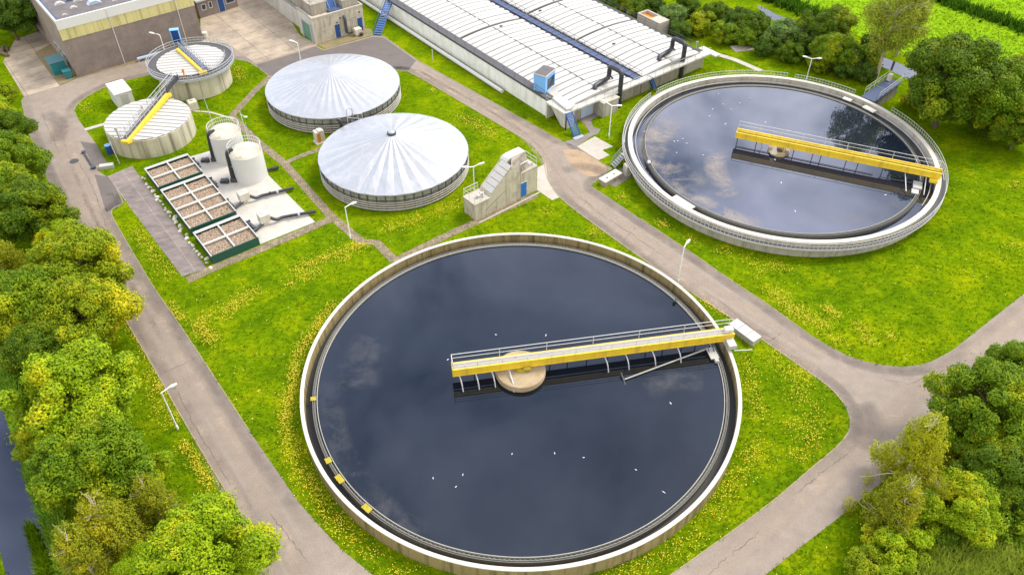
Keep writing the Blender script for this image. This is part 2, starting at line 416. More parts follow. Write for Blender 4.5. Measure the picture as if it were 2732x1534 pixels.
def ribbon(pts, w, z):
    P = [Vector((p[0],p[1],0)) for p in pts]; L = []; Rr = []
    for i, p in enumerate(P):
        d = (P[min(i+1,len(P)-1)]-P[max(i-1,0)]).normalized(); n = Vector((-d.y, d.x, 0))*w/2
        L.append(p+n); Rr.append(p-n)
    b = MB(); k = len(P)
    b.add([(p.x,p.y,z) for p in L]+[(p.x,p.y,z) for p in Rr], [(i,i+1,k+i+1,k+i)[::-1] for i in range(k-1)])
    return b

# ================================================================== SETTING
def spoly(pts, z=0): return [at(x, y, z) for x, y in pts]
struct('ground', MB().sheet([(-900,-400),(900,-400),(900,1400),(-900,1400)], 0), 'grass_ground')

OUT = [(790,1700),(683,1442),(610,1322),(507,1152),(398,959),(331,848),(270,740),(200,620),(150,530),(105,430),(75,350),(56,270),(64,259),(157,231),(207,209),(300,184),(409,157),(470,140),(560,122),(610,118),(640,140),(683,171),(810,133),(842,122),(863,133),(920,117),(996,96),(1025,98),(1118,165),(1240,232),(1366,302),(1463,357),(1504,379),(1528,373),(1540,393),(1597,429),(1634,450),(1600,475),(1576,497),(1592,506),(1710,585),(1828,663),(1979,768),(2049,812),(2100,850),(2150,885),(2200,917),(2261,949),(2300,962),(2341,972),(2407,979),(2463,972),(2500,957),(2540,935),(2620,872),(2732,784),(2900,650),(3300,332),(3700,14)]
INN_R = [(1600,1700),(1788,1534),(2049,1349),(2155,1256),(2220,1203),(2245,1179),(2262,1155),(2268,1130),(2264,1105),(2251,1076),(2219,1036),(2155,991),(2049,917),(1945,845),(1817,764),(1658,652),(1552,575),(1504,538),(1484,517),(1472,498),(1462,480),(1457,466),(1454,448),(1448,420),(1416,384),(1366,353),(1240,279),(1118,207),(1086,191),(1055,188),(1000,200),(760,225),(717,204),(690,182),(660,165),(619,157),(560,168),(480,182),(409,199),(330,217),(280,234),(252,247),(228,261),(212,273),(202,284),(197,297),(208,318),(228,345),(256,384),(287,437),(262,456),(285,472),(312,507),(332,545),(310,552),(298,560),(296,572),(330,632),(372,703),(410,768),(491,882),(667,1152),(794,1336),(850,1400),(909,1463),(996,1534),(1200,1700)]
FAR_R = [(3820,108),(3400,442),(3000,760),(2732,938),(2707,949),(2650,985),(2560,1060),(2480,1150),(2400,1245),(2288,1341),(2160,1440),(2049,1527),(1850,1700)]
road = spoly(OUT+FAR_R+INN_R)
struct('road', MB().sheet(road, .012), 'asphalt')
ROAD2D = [(p.x, p.y) for p in road]
BAY1 = spoly([(214,378),(256,384),(287,437),(250,443)]); BAY2 = spoly([(252,466),(285,472),(312,507),(332,545),(298,561),(283,566)])
DARKR = spoly([(683,174),(810,136),(842,125),(863,136),(996,99),(1023,101),(1110,163),(1090,188),(1055,186),(1000,198),(760,222),(717,202)])
SAND = spoly([(1500,400),(1545,398),(1597,431),(1628,450),(1595,473),(1560,470),(1520,440)])
for p in (BAY1, BAY2, DARKR): struct('asphalt_patch', MB().sheet(p, .016), 'asphalt_dark')
struct('sand_patch', MB().sheet(smoothline(SAND+[SAND[0]], 2)[:-1], .02), 'sand_patch')
def fade_ribbon(name, pts, w, z, m, ends=False):
    P = [Vector((p[0],p[1],0)) for p in pts]; k = len(P); cols = (-.5,-.28,0,.28,.5); fd = (0,.75,1,.75,0); V = []; F = []
    for i, p in enumerate(P):
        d = (P[min(i+1,k-1)]-P[max(i-1,0)]).normalized(); nn = Vector((-d.y,d.x,0))
        for c in cols: q = p+nn*c*w; V.append((q.x,q.y,z))
    for i in range(k-1):
        for c in range(4): F.append((i*5+c, i*5+c+1, (i+1)*5+c+1, (i+1)*5+c))
    me = bpy.data.meshes.new(name); me.from_pydata(V, [], F); me.materials.append(MATS[m])
    at_ = me.attributes.new('fade', 'FLOAT', 'POINT'); at_.data.foreach_set('value', np.array([f*min(1, min(i,k-1-i)/(k*.22)) if ends else f for i in range(k) for f in fd], dtype=np.float32))
    o = link(bpy.data.objects.new(name, me)); o['kind'] = 'structure'
mat('asphalt_edge', (.135,.112,.10), .92, var=.2, scale=.6)
mat('scum_film', (.42,.36,.30), .8, var=.15, scale=1)  # pale colour of the cloud reflections painted onto the tank water
mat('scum_film_dark', (.20,.20,.20), .7, var=.15, scale=1)  # darker tone of the same painted reflections
def fade_mat(mw, lo, hi, s_, mx=.85):
  nw = mw.node_tree; an_ = nw.nodes.new('ShaderNodeAttribute'); an_.attribute_name = 'fade'
  mm = nw.nodes.new('ShaderNodeMath'); mm.operation = 'MULTIPLY'; nw.links.new(an_.outputs['Fac'], mm.inputs[0]); nw.links.new(ramp(nw, noise(nw, s_, 8, .68, dist=.4), [(lo,(.0,.0,.0)),(hi,(mx,mx,mx))]), mm.inputs[1])
  tr_ = nw.nodes.new('ShaderNodeBsdfTransparent'); mx_ = nw.nodes.new('ShaderNodeMixShader'); nw.links.new(mm.outputs[0], mx_.inputs[0]); nw.links.new(tr_.outputs[0], mx_.inputs[1]); nw.links.new(nw.nodes['Principled BSDF'].outputs[0], mx_.inputs[2]); nw.links.new(mx_.outputs[0], nw.nodes['Material Output'].inputs['Surface'])
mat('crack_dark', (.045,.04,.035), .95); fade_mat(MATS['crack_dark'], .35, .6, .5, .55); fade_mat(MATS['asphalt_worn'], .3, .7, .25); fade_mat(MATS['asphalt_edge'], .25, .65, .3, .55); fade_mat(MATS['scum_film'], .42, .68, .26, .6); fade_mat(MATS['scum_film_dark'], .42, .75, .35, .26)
# worn wheel lines on the roads
for ln, w in (([(735,1560),(590,1250),(455,1000),(350,790),(240,590),(170,440),(140,330)], 1.0), ([(820,1560),(660,1240),(520,1010),(385,790),(270,590),(205,440),(175,330)], 1.0),
              ([(1130,190),(1366,322),(1460,390),(1520,500),(1700,622),(1900,765),(2080,880),(2200,950)], .9), ([(1110,190),(1366,338),(1430,390),(1495,500),(1660,625),(1880,790),(2060,905),(2180,985)], .8), ([(1800,1620),(1990,1450),(2180,1290),(2320,1160),(2480,1020),(2640,910),(2800,780)], 1.2)):
    fade_ribbon('wheel_track', smoothline(spoly(ln), 3), w*1.9, .02, 'asphalt_worn')
def inside(q):
    c = False; n_ = len(ROAD2D)
    for i in range(n_):
        (x0,y0),(x1,y1) = ROAD2D[i], ROAD2D[(i+1)%n_]
        if (y0 > q.y) != (y1 > q.y) and q.x < (x1-x0)*(q.y-y0)/(y1-y0)+x0: c = not c
    return c
def inset(P, d):
    out = []; k = len(P); sgn = 0
    for i in range(0, k-1, max(1,k//9)):
        t_ = (P[i+1]-P[i]).normalized(); q = (P[i]+P[i+1])/2+Vector((-t_.y,t_.x,0))*.4; sgn += 1 if inside(q) else -1
    sgn = 1 if sgn > 0 else -1
    for i, p in enumerate(P):
        t_ = (P[min(i+1,k-1)]-P[max(i-1,0)]).normalized(); out.append(p+Vector((-t_.y,t_.x,0))*d*sgn)
    return out
for seg in (INN_R[1:21], INN_R[26:31], INN_R[52:64], OUT[28:58], OUT[1:12], INN_R[33:47]):
    fade_ribbon('road_edge', inset(smoothline(spoly(seg), 2), .62), 1.5, .016, 'asphalt_edge', True)
for ln, w in (([(2290,1075),(2330,1130),(2300,1200)],3.2),([(120,300),(170,330),(150,380)],2.5),([(1640,470),(1560,440),(1500,455)],2.0)):
    fade_ribbon('road_stain', smoothline(spoly(ln), 3), w, .024, 'asphalt_edge', True)
crk = np.random.default_rng(5)
for ln in ([(640,1330),(520,1130),(440,990)],[(300,640),(240,500),(200,420)],[(1250,255),(1330,310),(1420,380)],[(1560,545),(1680,620),(1790,700)],[(1900,790),(2010,870),(2110,930)],[(2330,1010),(2430,1030),(2560,975)],[(2100,1330),(2200,1260),(2290,1190)],[(1850,1560),(1950,1480),(2040,1405)],[(900,150),(960,125),(1010,120)],[(110,300),(140,360),(170,420)],[(820,1510),(760,1420),(700,1340)],[(420,1000),(470,985),(520,960)],[(2090,880),(2070,905),(2040,915)],[(1690,600),(1665,640)]):
    P_ = [at(x+crk.normal(0,6), y+crk.normal(0,4)) for x, y in ln]; Q = []
    for a_, e_ in zip(P_[:-1], P_[1:]):
        for q in range(14): Q.append(a_.lerp(e_, q/14)+Vector((crk.normal(0,.06), crk.normal(0,.06), 0)))
    fade_ribbon('road_crack', Q, .085, .028, 'crack_dark', True)
def wallpath(pts, w, z0, z1):
    P = [Vector((p[0],p[1],0)) for p in pts]; b = MB(); k = len(P); A = []; B = []
    for i, p in enumerate(P):
        d = (P[min(i+1,k-1)]-P[max(i-1,0)]).normalized(); n = Vector((-d.y,d.x,0))*w/2; A.append(p+n); B.append(p-n)
    vs = [(p.x,p.y,z0) for p in A]+[(p.x,p.y,z1) for p in A]+[(p.x,p.y,z1) for p in B]+[(p.x,p.y,z0) for p in B]
    fs = []
    for i in range(k-1):
        for q in range(3): fs.append((q*k+i, q*k+i+1, (q+1)*k+i+1, (q+1)*k+i))
    fs += [(0,k,2*k,3*k),(k-1,2*k-1,3*k-1,4*k-1)]
    return b.add(vs, fs)
iR = INN_R
for seg in (INN_R[1:7], INN_R[9:29], INN_R[35:47], INN_R[52:62], OUT[40:46], OUT[1:6], OUT[27:32]):
    struct('kerb', wallpath(smoothline(spoly(seg), 2), .10, .0, .05), 'kerb_tan')

PADS = []
def pad(name, pts, z, m):
    p = spoly(pts); PADS.append([(v.x, v.y) for v in p]); struct(name, MB().sheet(p, z), m)
pad('pavement', [(285.5,471.6),(353,443.7),(552,716),(486,738.5)], .03, 'slab_strip')
pad('concrete_pad', [(490,424),(566,402),(640,380),(711,463),(841,593),(676,660)], .04, 'pad_pale')
pad('pavement', [(1539,392),(1587,365),(1636,391.5),(1607,402),(1627,414.5),(1597,429)], .03, 'slab_pale')
pad('pavement', tl(1400,120,[(520,1250),(640,1215),(760,1165),(840,1130),(790,1060),(760,1010),(700,970),(690,945),(1000,830),(1040,860),(850,975),(880,1060),(975,1090),(935,1150),(880,1165),(665,1310)],4.82), .024, 'slab_grey')
pad('pavement', tl(1200,360,[(1295,650),(1300,490),(1420,430),(1440,540),(1460,690),(1500,760),(1630,930),(1520,975),(1290,820)],5.561), .03, 'slab_pale')
pad('pavement', [(8,165),(40,108),(127,76),(160,115),(200,200),(157,231),(64,259)], .03, 'slab_paving')
pad('dirt', [(93,143),(140,115),(203,206),(158,229)], .036, 'soil')
pad('pavement', [(535,112),(535,40),(640,-40),(760,-120),(860,-60),(760,30),(800,95),(850,121),(810,133),(683,171),(640,141),(610,119)], .03, 'slab_paving')
pad('dirt', tl(683,0,[(610,452),(700,495),(1000,405),(1180,360),(1160,300),(1100,290)]), .038, 'soil')
pad('dirt', tl(0,0,[(600,862),(780,782),(1540,592),(1560,570),(1540,560),(770,770)]), .034, 'soil')
pad('pavement', [(1857+250,118),(1990,120),(2000,128),(1969,140),(1958,132)][1:], .03, 'slab_pale')
# brick footpaths
PATHS = []
def path(pts, w=1.0, m='brick_path'):
    P = spoly(pts); PATHS.append((P, w)); struct('path', ribbon(P, w, .02+.0015*len(PATHS)), m)
path([(725,203),(683,240),(620,308),(640,335),(694,384),(758,436),(881,575),(963,644),(1004,647),(1054,697)], 1.05)
path([(1050,698),(1187,631),(1267,594),(1432,520)], 1.05)
path([(756,437),(810,414),(870,392)], .8)
path([(500,748),(566,717),(683,670),(790,626),(885,583)], 1.15)
path([(226,347),(281,331)], .7, 'slab_pale')
path([(1897,141),(1960,160),(2030,190)], 1.0, 'slab_pale')
path([(622,318),(560,300),(500,296)], .35, 'slab_pale')
for b0 in ([(1600,480),(1675,440),(1690,470),(1640,500)],): pad('gravel', b0, .02, 'gravel_dark')

# ditches, field
DITCH = spoly([(-160,900),(-40,980),(0,1070),(14,1110),(27,1152),(53,1216),(60,1262),(77,1315),(95,1352),(114,1402),(128,1432),(141,1469),(159,1534),(190,1640),(-20,1700),(16,1534),(0,1469),(-40,1380),(-200,1200)])
struct('water', MB().sheet(DITCH, .008), 'ditch_water')
D2 = spoly([(2020,14),(2040,22),(2072,40),(2190,80),(2300,130),(2400,170),(2455,195),(2440,222),(2380,190),(2280,150),(2170,98),(2050,50),(2030,34)])
struct('water', MB().sheet(D2, .008), 'ditch_water')
FIELD = spoly([(2010,-60),(2075,5),(2180,52),(2300,100),(2450,165),(2560,230),(2800,330),(3200,420),(3400,-500),(2000,-620)])
struct('field', MB().sheet(FIELD, .006), 'field_ground')

# ================================================================== FRONT CLARIFIER
C1 = Vector((.8, 50.3, 0))
W1 = 1.0
t = thing('clarifier_tank', 'large round open concrete settling tank in the foreground with white rim and brown inner wall', 'tank', C1)
part('wall', MB().lathe([(20.2,0),(20.2,1.62),(19.89,1.62),(19.89,.05),(0.5,.05),(0.5,0)], 200).smooth(), 'tank_concrete', t)
part('rim', MB().lathe([(20.215,1.62),(20.215,1.69),(20.19,1.71),(19.90,1.71),(19.87,1.69),(19.87,1.62)], 200).smooth(), 'rim_white', t)
def toothed(r, z0, z1, n, d=.06):
    b = MB(); vs = []; fs = []
    for i in range(n*2):
        a = math.pi*i/n; z = z1 if i % 2 else z1-d*1.6
        vs += [(r*math.cos(a), r*math.sin(a), z0), (r*math.cos(a), r*math.sin(a), z), ((r+.03)*math.cos(a), (r+.03)*math.sin(a), z), ((r+.03)*math.cos(a), (r+.03)*math.sin(a), z0)]
    m = n*2
    for i in range(m):
        j = (i+1) % m
        for q in range(4): fs.append((i*4+q, j*4+q, j*4+(q+1)%4, i*4+(q+1)%4))
    b.add(vs, fs); return b
part('scum_baffle', MB().lathe([(18.74,.5),(18.74,1.16),(18.80,1.16),(18.80,.5)], 200).smooth(), 'weir_pale', t)
part('weir_plate', toothed(18.95, .6, 1.12, 300), 'weir_pale', t)
part('launder', MB().lathe([(19.0,.3),(19.0,1.08),(19.06,1.08),(19.06,1.0),(19.14,1.0),(19.14,1.1),(19.20,1.1),(19.20,.3)], 200).smooth(), 'launder_grey', t)
part('centre_pier', MB().lathe([(0,1.70),(2.28,1.66),(2.34,1.60),(2.34,1.45),(2.30,1.43),(2.30,1.36),(2.36,1.34),(2.36,1.18),(2.32,1.16),(2.32,.3),(0,.3)], 72, closed=False).smooth(), 'pier_tan', t)
dk = MB().cyl((0,0), .55, 1.66, 1.95, 24)
dk.box(.25,-.5,1.95,.95,.1,2.15); part('slewing_bearing', dk, 'yellow_pad', t)
o = struct('water', MB().lathe([(2.0,W1),(18.77,W1)], 128, closed=False), 'tank_water'); o.location = C1
o = struct('water', MB().lathe([(19.17,.40),(19.92,.40)], 128, closed=False), 'launder_dark'); o.location = C1
o = struct('water', MB().lathe([(18.78,.86),(19.02,.86)], 128, closed=False), 'launder_dark'); o.location = C1
# yellow cloth pads on the launder
for i, (px, lab) in enumerate((((839,1063),'small yellow cloth pad on the weir, alone on the left side'),((875.5,1228),'small yellow rounded pad on the weir, uppermost of the lower three'),((906,1277),'yellow rectangular cloth pad on the weir, middle of the lower three'),((978,1356),'frayed yellow cloth pad on the weir nearest the road'))):
    p = at(*px, 1.12)-C1; a = math.atan2(p.y, p.x); b = MB(); s = (.25,.33,.5,.48)[i]
    n = 9
    for u in range(n):
        for v in range(n): b.v.append((-.42+.5*u/(n-1)+rng.normal(0,.012), (v/(n-1)-.5)*2*s*.9+rng.normal(0,.014), .03+.03*rng.random()))
    o0 = len(b.v)
    for u in range(n):
        for v in range(n): b.v.append((b.v[u*n+v][0], b.v[u*n+v][1], -.0))
    for u in range(n-1):
        for v in range(n-1): b.f.append((u*n+v,u*n+v+1,(u+1)*n+v+1,(u+1)*n+v)); b.f.append((o0+u*n+v,o0+(u+1)*n+v,o0+(u+1)*n+v+1,o0+u*n+v+1))
    ed = [u*n for u in range(n)]+[(n-1)*n+v for v in range(1,n)]+[u*n+n-1 for u in range(n-2,-1,-1)]+[v for v in range(n-2,0,-1)]
    for q in range(len(ed)): w = (q+1)%len(ed); b.f.append((ed[q],ed[w],o0+ed[w],o0+ed[q]))
    solo('weir_pad', b, 'yellow_pad', lab, 'pad', C1+Vector((19.28*math.cos(a), 19.28*math.sin(a), 1.105)), a, 'yellow pads on the front tank weir')
# small float at the back right of the weir
p = at(1799,808,W1)
fb = MB().cyl((0,0), .16, 0, .35, 12); fb.tube([(0,0,.3),(.5,.45,.45)], .05, 6)
solo('level_float', fb.smooth(), 'black_pipe', 'little black float hanging from the weir at the back right of the front tank', 'float', p)

# ------------------------------------------------------------------ front scraper bridge
A = at(1209.9,1004.3,2.05); B = at(1930.5,910.4,2.05); ang = math.atan2(B.y-A.y, B.x-A.x); LB = 27.0
br = thing('scraper_bridge', 'long yellow and grey scraper bridge over the front tank, pivoting on its tan pier', 'bridge', (A.x,A.y,0), ang)
WB = 1.0
def girder(y0, z0=2.05, z1=2.92, L=LB, f=.05):
    b = MB(); b.box(0,y0,z0+.05,L,y0+.06,z1-.05); b.box(-.003,y0-.05,z0,L+.003,y0+.11,z0+.05); b.box(-.003,y0-.05,z1-.05,L+.003,y0+.11,z1)
    b.box(.004,y0-.02,z0+.40,L-.004,y0+.08,z0+.44)
    return b
part('girder', girder(0), 'yellow_paint', br); part('girder', girder(WB-.06,2.05,2.80), 'yellow_paint', br)
part('end_plate', MB().box(-.06,-.05,2.03,-.006,WB+.05,2.94), 'yellow_paint', br)
g = MB()
for i in range(270): g.box(i*.1+.01, .12, 2.86, i*.1+.07, WB-.14, 2.895)
for y in (.2,.5,.8): g.box(0,y-.02,2.80,LB,y+.02,2.857)
part('deck_grating', g, 'grating', br)
railing(br, [(0,.02,2.92),(LB-.6,.02,2.92)], 'rail_white', .75, 1.15, .024)
railing(br, [(0,WB,2.92),(LB-.3,WB,2.92)], 'rail_white', 1.0, 4.4, .034)
part('end_rail', MB().tube([(0,.02,2.92),(0,.02,3.92),(0,WB,3.92),(0,WB,2.92)], .035, 6), 'rail_white', br)
legm = MB().bent([(0,0,2.05),(.12,-.75,1.75),(.2,-1.25,.6)], .06, 8).smooth().mesh('scraper_leg', 'galv')
for x in (.55,2.05,3.55,14.3,16.3,18.9,21.4): inst('scraper_leg', legm, (x,.05,0), 0, br)
legd = MB().tube([(0,0,2.05),(.02,0,.6)], .05, 6).mesh('scraper_leg', 'dark_metal')
for x in (2.0,7.5,9.2,10.9,12.8,14.8,16.7,18.6,20.3,22.2,23.6): inst('scraper_leg', legd, (x,.75,0), 0, br)
part('support_leg', MB().tube([(5.15,-.08,2.05),(5.3,-1.5,1.68),(5.3,-1.9,.9)], .07, 8), 'galv', br)
# scum_beam slung under the bridge
Mi = Matrix.Rotation(-ang,4,'Z') @ Matrix.Translation((-A.x,-A.y,0))
s0 = Mi @ at(1882,932,1.12); s1 = Mi @ at(1666,1012,1.12)
part('scum_beam', MB().tube([s0,s1], .075, 8).smooth(), 'weir_pale', br)
s2 = Mi @ at(1657,994,1.3); s3 = Mi @ at(1668,1027,.95)
part('scum_paddle', MB().tube([s2,s3], .07, 8), 'dark_metal', br)
c = Mi @ at(1899,941,1.1)
sb = MB().box(c.x-.35,c.y-.8,.8,c.x+.35,c.y+.5,1.2); sb.box(c.x-.42,c.y-.9,1.2,c.x+.42,c.y+.55,1.26); sb.box(c.x-.1,c.y-1.3,.9,c.x+.25,c.y-.9,1.3)
part('scum_box', sb, 'frame_grey', br)
part('hanger', MB().tube([(c.x-.5,.1,2.05),(c.x-.3,c.y,1.3)], .05).tube([(c.x+.7,.1,2.05),(c.x+1.0,c.y-.6,1.3)], .05).tube([(c.x,.1,2.05),(c.x+.2,c.y,1.25)], .05), 'dark_metal', br)
e0 = Mi @ at(1945,918,1.9)
ca = MB().bbox(e0.x-.35,e0.y-.75,1.95,e0.x+.45,e0.y+.45,2.4); ca.box(e0.x-.2,e0.y-.6,1.8,e0.x+.3,e0.y+.3,1.947)
part('end_carriage', ca, 'panel_white', br)
for y in (-.45,.25,1.3):
    n=18; wh = MB()
    wh.add([(e0.x+.05+sx, e0.y+y+.22*math.cos(2*math.pi*i/n), 1.98+.22*math.sin(2*math.pi*i/n)) for sx in (-.06,.06) for i in range(n)], [tuple(range(n)), tuple(range(2*n-1,n-1,-1))]+[(i,(i+1)%n,n+(i+1)%n,n+i) for i in range(n)])
    part('wheel', wh, 'black_pipe', br)
part('drive_box', MB().bbox(LB-.9,.15,2.92,LB-.1,.75,3.35), 'white_paint', br)
part('cable_arm', MB().tube([(e0.x+.2,e0.y-.9,1.9),(e0.x+1.9,e0.y-1.1,1.95)], .05), 'rail_white', br)
part('guide_rail', MB().tube([(LB-.3,WB,3.92),(LB+.4,WB+.2,3.5)], .035).tube([(LB-.6,WB,3.4),(LB+.5,WB+.1,3.0)], .03), 'rail_white', br)

# white slab box beside the front tank
q = [at(1943,862,.75), at(1966,847.5,.75), at(2033,896,.75), at(2011,916,.75)]
cx = sum(q, Vector())/4; cx.z = 0
uu = (q[2]-q[1]).normalized(); ar = math.atan2(uu.y, uu.x); Lx = (q[2]-q[1]).length/2; Ly = (q[1]-q[0]).length/2
wbx = thing('cable_pit', 'long low white concrete box beside the road at the right end of the front bridge', 'concrete box', cx, ar)
part('body', MB().box(-Lx+.06,-Ly+.06,0,Lx-.06,Ly-.06,.60), 'grey_concrete', wbx)
cv = MB()
for i in range(3): cv.bbox(-Lx+i*2*Lx/3+.012,-Ly,.60,-Lx+(i+1)*2*Lx/3-.012,Ly,.75,.03)
part('cover_slab', cv, 'panel_white', wbx)

# ================================================================== RIGHT CLARIFIER
C2 = Vector((33.95, 87.4, 0)); W2 = 1.42
t = thing('clarifier_tank', 'round open settling tank at the right with a railed walkway around its white rim', 'tank', C2)
part('wall', MB().lathe([(19.12,0),(19.12,1.95),(18.60,1.95),(18.60,.05),(.5,.05),(.5,0)], 200).smooth(), 'grey_concrete', t)
part('rim', MB().lathe([(19.14,1.95),(19.14,2.03),(18.57,2.03),(18.57,1.95)], 200).smooth(), 'rim_white', t)
part('scum_baffle', MB().lathe([(16.87,.6),(16.87,1.56),(16.92,1.56),(16.92,.6)], 200).smooth(), 'weir_pale', t)
part('launder', MB().lathe([(16.96,.4),(16.96,1.30),(17.02,1.52),(17.08,1.52),(17.08,1.2),(17.18,1.2),(17.18,1.5),(17.24,1.5),(17.24,.4)], 200).smooth(), 'launder_grey', t)
part('pipe_rail', MB().tube([(18.1*math.cos(a),18.1*math.sin(a),1.5) for a in [R(-40+i*2.5) for i in range(100)]], .05, 6).smooth(), 'frame_grey', t)
part('centre_pier', MB().lathe([(.55,1.55),(.75,1.75),(1.1,1.82),(1.3,1.75),(1.36,1.6),(1.36,.3),(.55,.3)], 48).smooth(), 'pier_tan', t)
gr = MB().lathe([(19.123,1.45),(19.123,1.52),(19.78,1.52),(19.78,1.45)], 200)
part('walkway', gr, 'grating_dark', t); 
part('walkway_edge', MB().lathe([(19.783,1.40),(19.783,1.56),(19.84,1.56),(19.84,1.40)], 200), 'frame_grey', t)
bkm = MB().box(19.12,-.05,1.2,19.75,.05,1.39).mesh('bracket', 'frame_grey')
for i in range(56): inst('bracket', bkm, (0,0,0), R(72+i*5.9), t)

for a0, a1 in ((73,134),(138,316),(-44,28),(45,70)):
    n = int(abs(a1-a0)*.7)+3
    railing(t, arc(0,0,19.76,R(a0),R(a1),1.52,n), 'rail_white', .85, 1.7, .026)
for a0, a1 in ((112,176),(340,360)):
    part('kick_plate', MB().tube([(19.55*math.cos(R(a)),19.55*math.sin(R(a)),1.58) for a in range(a0,a1,3)], .09, 6), 'frame_grey', t)
o = struct('water', MB().lathe([(1.2,W2),(16.88,W2)], 128, closed=False), 'tank_water_grey'); o.location = C2
o = struct('water', MB().lathe([(17.2,1.05),(18.62,1.05)], 128, closed=False), 'tank_water_grey'); o.location = C2
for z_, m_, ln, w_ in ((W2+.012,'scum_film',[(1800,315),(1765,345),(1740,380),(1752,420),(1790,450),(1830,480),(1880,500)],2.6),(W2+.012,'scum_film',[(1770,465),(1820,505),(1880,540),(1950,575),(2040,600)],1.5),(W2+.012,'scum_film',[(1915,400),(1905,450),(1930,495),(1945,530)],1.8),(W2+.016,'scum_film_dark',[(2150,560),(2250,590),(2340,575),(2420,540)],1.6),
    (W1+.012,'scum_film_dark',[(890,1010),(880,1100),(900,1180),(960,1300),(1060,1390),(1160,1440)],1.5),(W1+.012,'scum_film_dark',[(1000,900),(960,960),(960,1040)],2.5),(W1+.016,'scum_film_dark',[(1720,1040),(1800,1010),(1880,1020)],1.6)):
    fade_ribbon('scum', smoothline(spoly(ln, z_), 4), w_*1.8, z_, m_, True)  # cloud reflections put into the colour of thin faded sheets on the water
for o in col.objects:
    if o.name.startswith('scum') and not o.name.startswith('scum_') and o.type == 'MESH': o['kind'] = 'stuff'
# covers on its launder
for px, w, d, lab, m in (((1818,542),1.5,.55,'cream cover plate over the launder at the front left of the right tank','panel_white'),((2315.5,292.6),.9,.4,'small tan cover box over the launder at the back of the right tank','stone_white'),((2256,268),.6,.3,'small pale cover over the launder behind the right tank weir','stone_white')):
    p = at(*px,1.7)-C2; a = math.atan2(p.y,p.x)
    solo('launder_cover', MB().bbox(-d,-w,0,d,w,.16,.03), m, lab, 'cover', C2+Vector((17.95*math.cos(a),17.95*math.sin(a),1.57)), a, None)
# right scraper bridge
A = at(1962.8,367.9,2.55); B = at(2497,476.8,2.55); ang2 = math.atan2(B.y-A.y,B.x-A.x); L2 = 24.3
br2 = thing('scraper_bridge', 'bright yellow scraper bridge on dark legs over the right tank', 'bridge', (A.x,A.y,0), ang2)
part('girder', girder(0,2.55,3.35,L2), 'yellow_paint', br2); part('girder', girder(1.0,2.55,3.35,L2), 'yellow_paint', br2)
part('end_plate', MB().box(-.06,-.05,2.53,-.006,1.12,3.37), 'yellow_paint', br2)
g = MB()
for i in range(240): g.box(i*.1+.02,.12,3.24,i*.1+.075,.95,3.28)
part('deck_grating', g, 'yellow_paint', br2)
part('toe_board', MB().box(.01,.30,3.283,L2-.01,.34,3.42), 'yellow_pad', br2)
railing(br2, [(0,1.06,3.36),(L2-.4,1.06,3.36)], 'rail_white', 1.0, 2.6, .03)
legd = MB().tube([(0,0,2.55),(.0,0,.6)], .06, 6).mesh('scraper_leg', 'dark_metal')
for x in (.25,2.65,7.3,9.6,10.6,13.6,15.0,17.9,18.7,20.9,22.0): inst('scraper_leg', legd, (x,.08,0), 0, br2)
for cpts in ([(5.9,.1,2.5),(6.3,-.2,2.0),(7.0,-.3,1.45)],[(3.2,.1,2.5),(3.5,-.1,2.0),(3.2,-.2,1.45)],[(6.2,.1,2.5),(6.5,-.4,2.1),(7.1,-.6,1.45)]): part('cable', MB().bent(cpts, .03, 5), 'black_pipe', br2)
part('pivot', MB().lathe([(0,2.55),(.22,2.55),(.3,2.1),(.5,1.7),(0,1.7)], 20, closed=False).smooth(), 'cabinet_cream', br2).location = (5.0,-.25,0)
sk = MB().box(21.6,-1.6,1.5,22.6,-.1,1.75); sk.box(21.5,-2.6,1.45,22.3,-1.65,1.6); sk.tube([(20.4,.1,2.5),(20.9,-2.6,1.6)], .06).tube([(22.8,.1,2.5),(22.9,-2.4,1.5)], .06)
part('skimmer_box', sk, 'galv', br2)
part('scum_beam', MB().tube([(17.6,-.6,1.55),(21.5,-.4,1.6)], .06).tube([(.2,-.2,1.5),(17,-.25,1.5)], .05), 'dark_metal', br2)
ec = MB().bbox(L2-1.1,-.5,2.15,L2-.2,1.5,2.5); part('end_carriage', ec, 'yellow_paint', br2)
part('end_rail', MB().bent([(L2-.4,1.06,4.36),(L2+.3,1.06,3.9),(L2+.4,1.06,2.6)], .03,6), 'rail_white', br2)

# blue platform behind the right tank
q = [at(2300,258.6,1.9), at(2331,271.5,1.9), at(2403,225,1.9), at(2370,204,1.9)]
o0 = (q[0]+q[1])/2; e1 = (q[2]+q[3])/2; ap = math.atan2(e1.y-o0.y, e1.x-o0.x); LP = (e1-o0).length; WP = 1.05
pf = thing('access_platform', 'blue decked access platform with pale railings joined to the back of the right tank', 'platform', (o0.x,o0.y,0), ap)
part('deck', MB().box(0,-WP,1.75,LP,WP,1.9), 'walk_blue', pf)
part('support_wall', MB().box(1.2,-WP+.15,0,LP-.3,WP-.15,1.747), 'stain_concrete', pf)
railing(pf, [(1.0,WP,1.9),(LP,WP,1.9),(LP,-WP,1.9),(.9,-WP,1.9)], 'rail_white', 1.05, 1.4, .035)
part('control_box', MB().bbox(LP-.9,WP-.8,1.9,LP-.35,WP-.25,2.9), 'cabinet_cream', pf)
part('deck_seam', MB().box(LP*.55,-WP+.05,1.903,LP*.55+.06,WP-.05,1.93).box(LP*.78,-WP+.05,1.903,LP*.78+.06,WP-.05,1.93), 'galv', pf)

